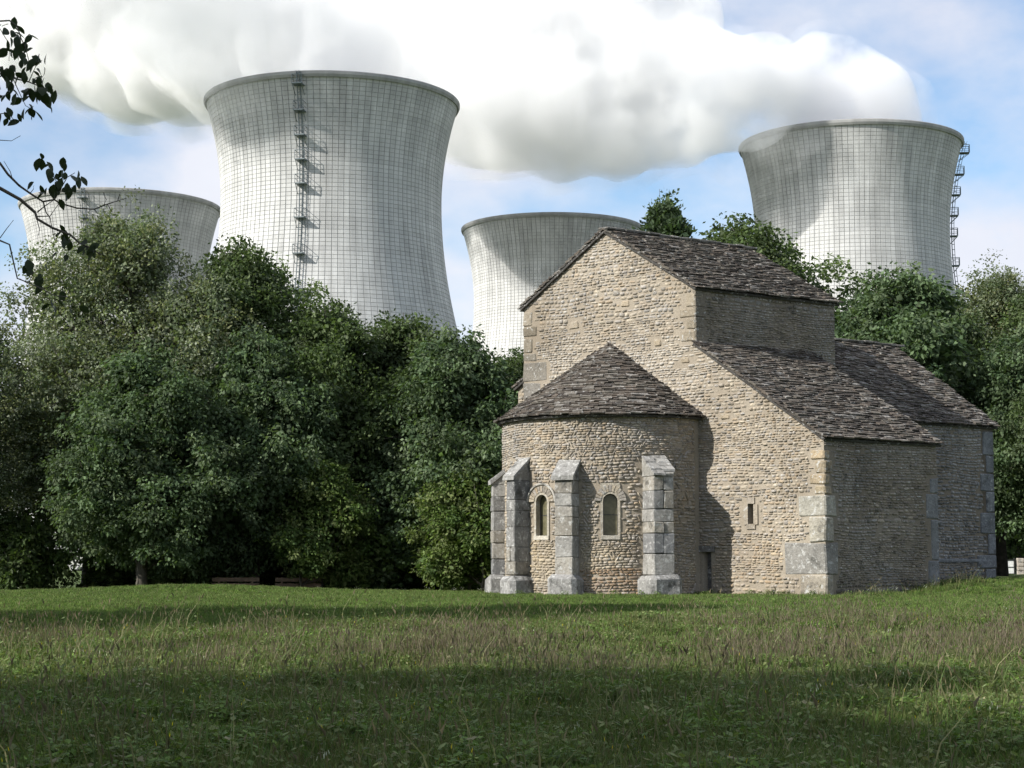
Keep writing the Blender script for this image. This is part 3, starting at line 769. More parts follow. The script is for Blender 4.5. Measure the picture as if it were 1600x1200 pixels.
# ------------------------------------------------------------------ cooling towers
TH, TZ, TR = 128.0, 100.0, 29.9
def tower_r(z):
    z = np.asarray(z, dtype=float)
    return TR * np.sqrt(1 + ((z - TZ) / np.where(z < TZ, 61.0, 48.5)) ** 2)
def tower_meshes():
    nc, nr = 124, 108
    zs = np.linspace(6, TH - 1.2, nr + 1)
    # shell (recessed joints) closed at the lip, with an inner face
    prof = [(tower_r(z), z) for z in zs] + [(tower_r(TH) - 0.9, TH - 0.6)] + [(tower_r(z) - 0.9, z) for z in zs[::-6]]
    prof = np.array([(float(a), b_) for a, b_ in prof]); m = len(prof); nn = 112
    th = np.arange(nn) * 2 * math.pi / nn
    v = np.stack([prof[:, 0:1] * np.cos(th), prof[:, 0:1] * np.sin(th), np.repeat(prof[:, 1:2], nn, 1)], -1).reshape(-1, 3)
    i = np.arange(m - 1)[:, None] * nn; k = np.arange(nn)[None]; k2 = (k + 1) % nn
    f = np.stack([i + k, i + k2, i + nn + k2, i + nn + k], -1).reshape(-1, 4)
    shell = mesh_np('shell', v, f, np.ones((len(v), 3)), smooth=True)
    # formwork panels, proud of the joints
    r2 = np.random.default_rng(3)
    V, F, C = [], [], []
    jw, jh, dp = 0.062, 0.026, 0.12
    rowc = 1 + 0.025 * r2.standard_normal(nr); rowc[-12:-7] *= 0.93; rowc[-3:] *= 0.95
    colc = 1 + 0.03 * r2.standard_normal(nc)
    zc0 = zs[:-1] + jh; zc1 = zs[1:] - jh
    for r in range(nr):
        ra, rb = float(tower_r(zc0[r])), float(tower_r(zc1[r]))
        for c in range(nc):
            a0 = 2 * math.pi * c / nc + jw / ra; a1 = 2 * math.pi * (c + 1) / nc - jw / ra
            n = len(V)
            for ins, off in ((0, 0.0), (0.05, dp)):
                for aa, zz, rr in ((a0 + ins / ra, zc0[r] + ins * 0.6, ra), (a1 - ins / ra, zc0[r] + ins * 0.6, ra), (a1 - ins / ra, zc1[r] - ins * 0.6, rb), (a0 + ins / ra, zc1[r] - ins * 0.6, rb)):
                    V.append(((rr + off) * math.cos(aa), (rr + off) * math.sin(aa), zz))
            t = rowc[r] * colc[c] * (1 + 0.022 * r2.standard_normal())
            C += [(t, t, t)] * 8
            F += [(n + 4, n + 5, n + 6, n + 7), (n, n + 1, n + 5, n + 4), (n + 1, n + 2, n + 6, n + 5), (n + 2, n + 3, n + 7, n + 6), (n + 3, n, n + 4, n + 7)]
    panels = mesh_np('panels', np.array(V), np.array(F), np.array(C))
    # lip ring
    rt = float(tower_r(TH))
    pr = np.array([(rt - 1.0, TH - 1.3), (rt + 0.1, TH - 1.5), (rt + 0.45, TH - 0.8), (rt + 0.45, TH - 0.1), (rt + 0.3, TH + 0.1), (rt - 0.9, TH + 0.1), (rt - 1.0, TH - 1.3)])
    v = np.stack([pr[:, 0:1] * np.cos(th), pr[:, 0:1] * np.sin(th), np.repeat(pr[:, 1:2], nn, 1)], -1).reshape(-1, 3)
    i = np.arange(len(pr) - 1)[:, None] * nn
    f = np.stack([i + k, i + k2, i + nn + k2, i + nn + k], -1).reshape(-1, 4)
    rim = mesh_np('rim', v, f, np.ones((len(v), 3)))
    # raking legs of the air inlet
    mb = MB(); r0 = float(tower_r(6)); 
    for q in range(44):
        a = 2 * math.pi * q / 44
        for s in (-1, 1):
            b_ = a + s * math.pi / 44
            mb.tube([((r0 + 3) * math.cos(a), (r0 + 3) * math.sin(a), -0.5), ((r0 - 0.4) * math.cos(b_), (r0 - 0.4) * math.sin(b_), 6.4)], 0.5, 6)
    legs = mb.mesh('inlet_columns')
    return dict(shell=shell, panels=panels, rim=rim, inlet_columns=legs)
TM = tower_meshes()
PLZ = [124.5, 118.0, 111.8, 105.6, 99.4, 90.5, 81.0, 71.5, 60.0, 48.0, 36.0, 22.0]
def ladder_parts(parent, az):
    """caged ladder with platforms up the outside of the shell, at azimuth az (radians)"""
    er = np.array([math.cos(az), math.sin(az), 0]); et = np.array([-math.sin(az), math.cos(az), 0])
    mb = MB()
    zs = np.linspace(8, TH, 60)
    for s in (-0.45, 0.45):
        mb.tube([(float(tower_r(z)) + 0.7) * er + s * et + z * Z for z in zs], 0.11, 4)
        mb.tube([(float(tower_r(z)) + 1.45) * er + s * 0.8 * et + z * Z for z in zs], 0.06, 4)
    for z in np.arange(9, TH, 1.6):
        r_ = float(tower_r(z))
        mb.tube([(r_ + 0.7) * er - 0.45 * et + z * Z, (r_ + 1.45) * er - 0.36 * et + z * Z, (r_ + 1.45) * er + 0.36 * et + z * Z, (r_ + 0.7) * er + 0.45 * et + z * Z], 0.06, 4)
        mb.tube([(r_ + 0.7) * er - 0.45 * et + z * Z, (r_ + 0.7) * er + 0.45 * et + z * Z], 0.06, 4)
    mb.build('ladder', M_STEEL, parent)
    for z in PLZ:
        r_ = float(tower_r(z)); rlow = float(tower_r(z - 2))
        ins = r_ - 0.1; out = max(r_, float(tower_r(z + 2.0))) + 2.5
        ax = er * (out - ins) / 2; cx = er * (out + ins) / 2
        mb = MB(); mb.box(cx + z * Z, ax, et * 1.35, Z * 0.13)
        for s in (-1.2, 1.2): mb.tube([out * er + s * et + z * Z, (rlow + 0.1) * er + s * et + (z - 2.4) * Z], 0.09, 4)
        p = mb.build('platform', M_STEEL, parent)
        mb = MB()
        for h in (1.1, 2.3):
            c = [ins * er - 1.3 * et, out * er - 1.3 * et, out * er + 1.3 * et, ins * er + 1.3 * et]
            mb.tube([q + (z + h) * Z for q in c], 0.10 if h > 2 else 0.06, 4)
        for q in (out * er - 1.3 * et, out * er + 1.3 * et, out * er): mb.tube([q + z * Z, q + (z + 2.3) * Z], 0.08, 4)
        mb.build('railing', M_STEEL, p)
TOWERS = [  # x, y, z scale, ladder azimuths (degrees, world), label
    (-49.3, 500.0, 1.0, (261,), 'nearest and largest concrete cooling tower, steel ladder down its sunlit face'),
    (106.6, 575.0, 1.045, (352,), 'cooling tower at the right with ladder platforms on its right edge'),
    (-137.0, 641.0, 0.99, (261,), 'shaded cooling tower at the left, behind the overhanging twigs'),
    (15.5, 701.0, 1.015, (90,), 'far cooling tower between the big tower and the chapel gable')]
for x, y, s, az, lab in TOWERS:
    T = empty('cooling_tower', (x, y, 0)); tag(T, lab, 'cooling tower', 'cooling towers of the power station')
    T.scale = (1, 1, s)
    put('shell', TM['shell'], M_JOINT, T); tag(put('concrete_panels', TM['panels'], M_CONC, T), kind='stuff')
    put('rim', TM['rim'], M_RIM, T); put('inlet_columns', TM['inlet_columns'], M_RIM, T)
    for a in az: ladder_parts(T, R(a))

# ------------------------------------------------------------------ steam
def steam_material(name, dens, lo, hi):
    m = bpy.data.materials.new(name); m.use_nodes = True; nt = m.node_tree; nt.nodes.clear()
    v = nt.nodes.new('ShaderNodeVolumePrincipled'); v.inputs['Color'].default_value = (0.995, 0.995, 0.998, 1)
    v.inputs['Anisotropy'].default_value = 0.0
    tcn = nt.nodes.new('ShaderNodeTexCoord')
    n1 = tex_noise(nt, 1 / 24.0, 5, 0.62, vec=tcn.outputs['Object'])
    r = ramp(nt, n1.outputs[0], [(lo, 0.0), (hi, 1.0)])
    mu = nt.nodes.new('ShaderNodeMath'); mu.operation = 'MULTIPLY'; mu.inputs[1].default_value = dens
    nt.links.new(r.outputs[0], mu.inputs[0]); nt.links.new(mu.outputs[0], v.inputs['Density'])
    o = nt.nodes.new('ShaderNodeOutputMaterial'); nt.links.new(v.outputs[0], o.inputs['Volume'])
    return m
def remeshed(me, voxel):
    ob = bpy.data.objects.new('tmp', me); COL.objects.link(ob)
    m = ob.modifiers.new('r', 'REMESH'); m.mode = 'VOXEL'; m.voxel_size = voxel
    dg = bpy.context.evaluated_depsgraph_get(); out = bpy.data.meshes.new_from_object(ob.evaluated_get(dg))
    COL.objects.unlink(ob); bpy.data.objects.remove(ob); return out
ICO = None
def puff_mesh(name, balls, grow, voxel, seed, amp):
    """cauliflower mass: union of spheres, roughened by noise"""
    import bmesh
    global ICO
    if ICO is None:
        bm = bmesh.new(); bmesh.ops.create_icosphere(bm, subdivisions=3, radius=1.0)
        ICO = (np.array([v.co[:] for v in bm.verts]), np.array([[v.index for v in f.verts] for f in bm.faces])); bm.free()
    V, F = [], []
    for i, (x, y, z, r) in enumerate(balls):
        V.append(ICO[0] * r * grow + np.array([x, y, z])); F.append(ICO[1] + i * len(ICO[0]))
    me = remeshed(mesh_np(name, np.concatenate(V), np.concatenate(F)), voxel)
    n = len(me.vertices); co = np.empty(n * 3, dtype=np.float32); me.vertices.foreach_get('co', co); co = co.reshape(-1, 3)
    nr = np.empty(n * 3, dtype=np.float32); me.vertices.foreach_get('normal', nr); nr = nr.reshape(-1, 3)
    for i in range(n):
        p = Vector(co[i] + seed)
        d = 0.9 - 2.0 * abs(mnoise.noise(p / 38)) + 0.55 * (0.9 - 2.0 * abs(mnoise.noise(p / 17))) + 0.3 * (0.8 - 2 * abs(mnoise.noise(p / 8)))
        co[i] += nr[i] * d * amp
    me.vertices.foreach_set('co', co.ravel()); me.update()
    me = remeshed(me, voxel * 0.9); me.name = name
    return me
r3 = np.random.default_rng(11)
def chain(pts, n, jit):
    """balls along a polyline of (x, y, z, r)"""
    pts = np.array(pts, dtype=float); t = np.linspace(0, len(pts) - 1, n); out = []
    for a in t:
        i = min(int(a), len(pts) - 2); q = pts[i] + (pts[i + 1] - pts[i]) * (a - i)
        for _ in range(2):
            o = r3.standard_normal(3) * jit * q[3]
            out.append((q[0] + o[0], q[1] + o[1], q[2] + abs(o[2]) * 0.6, q[3] * r3.uniform(0.45, 0.75)))
        out.append((q[0], q[1], q[2], q[3] * 0.8))
    return out
STEAM = [
    ('right', [(106.1, 570, 138.1, 20.6), (97.6, 566, 147.3, 12.1), (83.3, 557, 147.0, 13.1), (67.5, 548, 141.7, 14.2), (49.9, 546, 142.1, 18.8), (25.4, 556, 146.7, 26.8), (-4.1, 580, 157.1, 30.0), (-45.2, 640, 184.8, 33.1), (-104.5, 740, 216.0, 35.7), (-158.0, 800, 227.7, 33.1), (-213.7, 840, 254.1, 34.8)], 24, 0.3, 0.085,
     [(32.2, 570, 175.0, 21.6), (4.2, 590, 189.7, 26.4), (-31.7, 640, 207.9, 28.7), (-74.3, 700, 227.3, 31.4), (-123.7, 760, 241.1, 31.4), (-169.9, 800, 256.6, 33.1), (-220.2, 840, 275.5, 31.9), (49.4, 560, 163.9, 11.6), (103.7, 566, 155.4, 5.9), (91.8, 566, 160.5, 6.2), (113.9, 568, 145.7, 5.9)],
     'white steam plume rising from the right cooling tower and drifting left'),
    ('main', [(-49, 500, 126, 26), (-63, 488, 144, 24), (-84, 470, 157, 27), (-108, 458, 170, 27), (-130, 450, 180, 20)], 8, 0.3, 0.03, [],
     'thin white steam rising from the nearest cooling tower'),
]
WISPS = {'right': [(73.1, 541, 126.9, 6.3), (80.3, 538, 130.4, 6.3), (69.7, 545, 121.4, 4.9), (90.4, 536, 131.5, 4.4), (67.6, 550, 130.3, 7.6), (99.8, 536, 132.6, 3.3)],
         'main': [(-68.3, 462, 124.7, 6.4), (-74.6, 466, 121.5, 4.2), (-58.6, 462, 127.5, 5.4), (-81.1, 470, 127.6, 5.8)]}
STEAM_ON = True
if STEAM_ON:
    for nm_, pts, n, jit, dens0, extra, lab in STEAM:
        balls = chain(pts, n, jit) + [tuple(e) for e in extra]
        small = []
        for x, y, z, r in balls:
            for _ in range(7):
                d = r3.standard_normal(3); d /= np.linalg.norm(d); d[2] = d[2] * 0.8 + 0.15; q = r * r3.uniform(0.22, 0.42)
                small.append((x + d[0] * r * 0.9, y + d[1] * r * 0.9, z + d[2] * r * 0.9, q))
        S = empty('steam_plume', (pts[0][0], pts[0][1], 128)); tag(S, lab, 'steam', 'steam plumes over the cooling towers')
        for layer, grow, dens, lo, hi in (('steam_core', 1.14, dens0 * 1.0, 0.37, 0.50), ('steam_fringe', 1.34, dens0 * 0.3, 0.47, 0.66)):
            wisps = [] if layer == 'steam_core' else [tuple(e) for e in WISPS[nm_]]
            me = puff_mesh(layer, [(x - pts[0][0], y - pts[0][1], z - 128, r) for x, y, z, r in balls + small + wisps], grow, 3.6, 17.0 + len(layer), 4.6)
            o = put(layer, me, steam_material(layer, dens, lo, hi), S); o['kind'] = 'stuff'

# ------------------------------------------------------------------ trees
def unit(a): return a / np.maximum(np.linalg.norm(a, axis=-1, keepdims=True), 1e-9)
def leaves(rg, centers, crad, per, size, cols, droop=0.3, squash=0.75, out_from=None, cvar=0.38):
    """leaf-sized folded diamonds in small sprays; returns v, f, tint"""
    n = len(centers) * per
    c = np.repeat(centers, per, 0); cr = np.repeat(crad, per)[:, None]
    d = unit(rg.standard_normal((n, 3))) * (rg.random((n, 1)) ** 0.45); d[:, 2] *= squash
    p = c + d * cr
    out = unit(d + 0.25 * rg.standard_normal((n, 3))); 
    ldir = unit(out + np.array([0, 0, -droop]) + 0.45 * rg.standard_normal((n, 3)))
    up = unit(np.array([0, 0, 0.55]) + 0.6 * rg.standard_normal((n, 3)) + 0.75 * out)
    side = unit(np.cross(ldir, up)); nrm = np.cross(side, ldir)
    ln = size * rg.uniform(0.65, 1.35, (n, 1)); w = ln * rg.uniform(0.26, 0.36, (n, 1))
    v = np.stack([p, p + ldir * ln * 0.5 + side * w - nrm * w * 0.3, p + ldir * ln - nrm * ln * 0.12, p + ldir * ln * 0.5 - side * w - nrm * w * 0.3], 1).reshape(-1, 3)
    b = np.arange(n)[:, None] * 4
    f = np.concatenate([b + np.array([[0, 1, 2]]), b + np.array([[0, 2, 3]])], 1).reshape(-1, 3)
    cols = np.array(cols); ci = np.repeat(rg.integers(len(cols), size=len(centers)), per)
    t = 1.12 * cols[ci] * np.repeat(rg.uniform(1 - cvar, 1 + cvar, (len(centers), 1)), per, 0) * rg.uniform(0.75, 1.3, (n, 1))
    return v, f, np.repeat(t, 4, 0)

def tree_meshes(seed, h, r, base, lobes, ncl, per, size, cols, trunk=0.25, clr=0.55, droop=0.35, gaps=0.0, cone=False, squash=0.8, shellmin=0.5, stems=1):
    """h total height, r crown radius, base height of the crown bottom; returns (trunk mesh, crown mesh)"""
    rg = np.random.default_rng(seed)
    # lobes: uneven masses filling the crown envelope
    LB = []
    ch = h - base
    for i in range(lobes):
        f = (i + 0.5) / lobes
        zc = base + ch * (0.10 + 0.80 * f)
        prof = math.sin(math.pi * min(0.96, 0.16 + 0.80 * f)) ** 0.7 if not cone else (0.55 + 0.45 * math.sin(math.pi * (0.2 + 0.7 * f)))
        a = i * 2.4 + rg.uniform(-0.5, 0.5); rr = r * prof
        off = rr * rg.uniform(0.35, 0.62)
        lr = rr * rg.uniform(0.36, 0.56) + 0.25
        LB.append((off * math.cos(a), off * math.sin(a), zc, lr, lr * rg.uniform(0.75, 1.15)))
    LB.append((0, 0, h - ch * 0.16, r * 0.34, ch * 0.16)); 
    C, Rr = [], []
    vol = np.array([l[3] ** 1.6 for l in LB]); cnt = np.maximum((ncl * vol / vol.sum()).astype(int), 6)
    for l, k in zip(LB, cnt):
        d = unit(rg.standard_normal((k, 3))); q = shellmin + (1.04 - shellmin) * rg.random((k, 1)) ** 0.7
        p = d * q * np.array([l[3], l[3], l[4]]) + np.array(l[:3])
        if gaps:
            keep = np.array([mnoise.noise(Vector(x * 0.55 + seed)) > -0.55 + gaps for x in p]); p = p[keep]
        C.append(p); Rr.append(clr * rg.uniform(0.6, 1.25, len(p)))
    C = np.concatenate(C); Rr = np.concatenate(Rr)
    v, f, t = leaves(rg, C, Rr, per, size, cols, droop, squash)
    # coarse inner foliage keeps the crown closed
    inner = np.concatenate([np.array(l[:3]) + unit(rg.standard_normal((60, 3))) * rg.random((60, 1)) ** 0.6 * 0.62 * np.array([l[3], l[3], l[4]]) for l in LB])
    v2, f2, t2 = leaves(rg, inner, np.full(len(inner), 0.6), 14, size * 1.7, cols, droop, squash)
    v = np.concatenate([v, v2]); f = np.concatenate([f, f2 + len(v) - len(v2)]); t = np.concatenate([t, t2])
    crown = mesh_np('crown', v, f, t)
    mb = MB()
    for s in range(stems):
        sx, sy = (0, 0) if stems == 1 else (rg.uniform(-0.9, 0.9), rg.uniform(-0.9, 0.9))
        n = 7; pts = []; rad = []
        for i in range(n + 1):
            q = i / n; pts.append((sx + rg.uniform(-0.12, 0.12) * i * 0.6, sy + rg.uniform(-0.12, 0.12) * i * 0.6, -0.4 + (h * 0.86 + 0.4) * q))
            rad.append(trunk * (1.35 if i == 0 else (1 - q) ** 0.8 + 0.06) / (1 if stems == 1 else 1.7))
        mb.tube(pts, rad, 8)
        for li, l in enumerate(LB):
            if li % stems != s: continue
            z0 = min(max(l[2] - l[3] * 1.3, base * 0.7 + 0.6), h * 0.75); k = min(int((z0 + 0.4) / (h * 0.86 + 0.4) * n), n - 1)
            fr = (z0 + 0.4) / (h * 0.86 + 0.4) * n - k; p0 = np.array(pts[k]) * (1 - fr) + np.array(pts[k + 1]) * fr
            p3 = np.array(l[:3]); mid = (p0 + p3) / 2 + np.array([0, 0, -0.1 * l[3]]) + rg.uniform(-0.2, 0.2, 3)
            r0 = trunk * 0.42 * (1 - z0 / h * 0.6)
            mb.tube([p0, mid, p3], [r0, r0 * 0.7, r0 * 0.35], 6)
            for _ in range(5):
                e = p3 + unit(rg.standard_normal(3)) * np.array([l[3], l[3], l[4]]) * 0.85
                mb.tube([mid * 0.3 + p3 * 0.7, (p3 + e) / 2 + rg.uniform(-0.1, 0.1, 3), e], [r0 * 0.4, r0 * 0.25, 0.012], 4)
    return mb.mesh('trunk', smooth=True), crown

OLIVE = [(0.125, 0.15, 0.09), (0.155, 0.18, 0.115), (0.10, 0.13, 0.072), (0.19, 0.21, 0.15), (0.13, 0.142, 0.068)]
DEEP = [(0.066, 0.096, 0.036), (0.078, 0.112, 0.042), (0.054, 0.080, 0.034), (0.090, 0.122, 0.050), (0.070, 0.090, 0.046)]
ASH = [(0.074, 0.108, 0.052), (0.086, 0.124, 0.062), (0.060, 0.092, 0.046), (0.10, 0.132, 0.072)]
FRESH = [(0.085, 0.125, 0.036), (0.10, 0.14, 0.042), (0.07, 0.11, 0.036), (0.115, 0.14, 0.055)]
KINDS = {
    'poplar_grey': tree_meshes(1, 15.0, 5.2, 1.8, 18, 1900, 62, 0.12, OLIVE, 0.30, 0.55, 0.2),
    'maple_a': tree_meshes(2, 14.0, 4.4, 2.4, 15, 1150, 62, 0.155, DEEP, 0.28, 0.52, 0.5, gaps=0.1),
    'maple_b': tree_meshes(3, 12.0, 4.2, 1.6, 14, 1050, 62, 0.155, DEEP, 0.26, 0.52, 0.5, gaps=0.1),
    'ash': tree_meshes(4, 11.0, 4.0, 1.2, 13, 1000, 62, 0.16, ASH, 0.24, 0.52, 0.7, gaps=0.1),
    'maple_open': tree_meshes(12, 14.0, 4.8, 2.4, 14, 520, 46, 0.15, DEEP, 0.28, 0.6, 0.5, gaps=0.32),
    'fresh': tree_meshes(5, 7.0, 2.8, 0.6, 9, 420, 55, 0.17, FRESH, 0.14, 0.5, 0.4, stems=3),
    'shrub': tree_meshes(6, 3.2, 1.9, 0.15, 7, 200, 50, 0.14, DEEP + FRESH, 0.05, 0.4, 0.3, stems=4),
    'lombardy': tree_meshes(8, 24.0, 2.3, 2.0, 20, 600, 50, 0.22, [(0.06, 0.085, 0.045), (0.05, 0.075, 0.04)], 0.3, 0.6, -0.6, cone=True),
}
def tree(kind, name, x, y, label, group, s=1.0, sz=None, rz=0.0, cat='tree', tilt=0.0):
    T = empty(name, (x, y, float(ground_z(x, y)) - 0.05), rz=R(rz)); tag(T, label, cat, group); T.rotation_euler[0] = R(tilt)
    T.scale = (s, s, s if sz is None else sz)
    put('trunk', KINDS[kind][0], M_BARK, T); put('crown', KINDS[kind][1], M_LEAF, T)
    return T
GL, GR, GO = 'trees of the wood left of the chapel', 'trees behind the chapel', 'trees on the sunny side of the meadow'
LEFT = [
    ('poplar_grey', 'grey_poplar', -14.9, 72, 'tall grey-green poplar at the left with pale fluttering leaves', 1.05, 1.06, 20),
    ('poplar_grey', 'grey_poplar', -20.5, 69, 'grey-green poplar at the left edge, lower than its tall neighbour', 0.85, 0.74, 140),
    ('maple_a', 'maple_tree', -10.6, 74, 'dark green maple in front of the big cooling tower', 1.02, 1.06, 60),
    ('ash', 'ash_tree', -13.2, 66.5, 'blue-green ash with hanging sprays in front of the poplars', 0.92, 0.86, 10),
    ('maple_b', 'maple_tree', -7.4, 73, 'dark round maple left of the middle of the wood', 1.0, 1.02, 110),
    ('ash', 'ash_tree', -9.6, 69.5, 'ash with bright green leaves right of the hanging ash', 0.95, 0.95, 200),
    ('maple_b', 'maple_tree', -4.4, 75, 'low dark maple under the right edge of the big tower', 1.0, 1.0, 250),
    ('ash', 'ash_tree', -2.2, 71, 'dense ash just left of the chapel', 1.0, 0.97, 300),
    ('maple_a', 'maple_tree', 0.4, 74, 'yellowish maple touching the left side of the chapel', 0.85, 0.72, 30),
    ('fresh', 'young_maple', -7.0, 68.0, 'young light green maple low in the dark middle of the wood', 0.75, 0.78, 0),
    ('fresh', 'young_maple', -1.6, 67.0, 'young yellow-green maple beside the apse buttress', 0.75, 0.72, 90),
    ('maple_b', 'maple_tree', -18.0, 79, 'maple standing behind the poplars at the left', 1.0, 0.95, 15),
    ('maple_a', 'maple_tree', -5.8, 84, 'maple of the second row behind the dark middle of the wood', 1.0, 0.78, 75),
    ('ash', 'ash_tree', -12.5, 84, 'ash of the second row behind the dark maple', 1.1, 1.1, 155),
    ('maple_b', 'maple_tree', 1.5, 83, 'maple of the second row behind the chapel apse', 1.0, 0.85, 190),
    ('ash', 'ash_tree', -24.5, 74, 'ash at the far left end of the wood', 1.0, 0.85, 40),
    ('shrub', 'shrub', -18.2, 68.0, 'dark shrub between the trunks at the far left', 1.0, 1.0, 0),
    ('shrub', 'shrub', -14.6, 71.5, 'shrub under the tall poplar', 1.1, 1.0, 70),
    ('shrub', 'shrub', -11.8, 70.8, 'shrub at the foot of the hanging ash', 1.2, 1.1, 130),
    ('shrub', 'shrub', -8.6, 72.2, 'shrub behind the two benches', 1.3, 1.1, 200),
    ('shrub', 'shrub', -5.4, 71.0, 'shrub right of the benches', 1.3, 1.2, 260),
    ('shrub', 'shrub', -3.0, 73.0, 'shrub in the dark left of the chapel', 1.4, 1.2, 310),
    ('shrub', 'shrub', -0.4, 71.5, 'shrub in the shade beside the apse', 1.3, 1.2, 340),
]
for k, nm_, x, y, lab, s, szz, rz in LEFT: tree(k, nm_, x, y, lab, GL, s, szz, rz, cat='shrub' if k == 'shrub' else 'tree')
RIGHT = [
    ('maple_a', 'maple_tree', 11.6, 88, 'dark maple rising right of the chapel ridge', 1.45, 1.27, 50),
    ('ash', 'ash_tree', 17.0, 80, 'ash behind the nave roof in front of the right tower', 1.4, 1.24, 120),
    ('maple_b', 'maple_tree', 20.0, 86, 'maple right of the ash behind the nave', 1.1, 1.12, 170),
    ('poplar_grey', 'grey_poplar', 23.6, 90, 'pale leafed poplar near the right edge behind the nave', 1.0, 1.04, 220),
    ('ash', 'ash_tree', 22.0, 78, 'ash standing right of the nave end', 1.0, 0.98, 270),
    ('maple_a', 'maple_tree', 26.0, 86, 'maple at the right edge of the picture', 1.1, 1.05, 320),
    ('maple_a', 'young_maple', 22.3, 74.5, 'sunlit light green young tree at the right edge', 0.55, 0.66, 45),
    ('maple_b', 'maple_tree', 14.5, 96, 'maple far behind the chapel, half hidden by the ash', 1.2, 1.1, 80),
    ('lombardy', 'lombardy_poplar', 9.1, 110, 'slim tall poplar standing up behind the chapel ridge', 1.05, 1.01, 0),
    ('lombardy', 'lombardy_poplar', 10.6, 113, 'slim poplar, lower, beside the tall one behind the ridge', 1.0, 0.86, 90),
    ('shrub', 'shrub', 17.0, 84, 'shrub in the shade behind the nave', 1.5, 1.4, 20),
    ('shrub', 'hedge_bush', 30.0, 124, 'dark bush behind the boarded gate', 1.5, 1.6, 10),
    ('shrub', 'hedge_bush', 33.6, 125, 'dark bush behind the stone gate pillar', 1.5, 1.7, 190),
    ('shrub', 'hedge_bush', 37.0, 124, 'dark bush beyond the green panel', 1.5, 1.6, 250),
    ('shrub', 'shrub', 28.5, 90, 'shrub in the shade near the right edge', 1.8, 1.5, 100),
]
for k, nm_, x, y, lab, s, szz, rz in RIGHT: tree(k, nm_, x, y, lab, GR, s, szz, rz, cat='shrub' if k == 'shrub' else 'tree')
# trees beyond the left edge of the picture: they throw the shade on the meadow
SHADE = [('maple_open', -11.5, 6.5, 1.0, 1.0, 0), ('maple_open', -13.5, 12.3, 1.0, 1.05, 40), ('maple_open', -19.0, 7.2, 1.15, 1.25, 90), ('maple_open', -7.5, 1.8, 1.0, 1.1, 10),
         ('maple_open', -16.0, 32.0, 1.05, 1.15, 130), ('maple_open', -21.0, 28.5, 1.1, 1.25, 200)]
SL = ['maple nearest the camera on the left, outside the picture', 'maple on the left beside the sunlit strip of meadow', 'tall maple in the second row on the left', 'maple standing left of the camera, outside the picture',
      'maple at the left that shades the far meadow', 'maple behind it that shades the far meadow at the left']
for (k, x, y, s, szz, rz), lab in zip(SHADE, SL): tree(k, 'maple_tree', x, y, lab, GO, s, szz, rz)

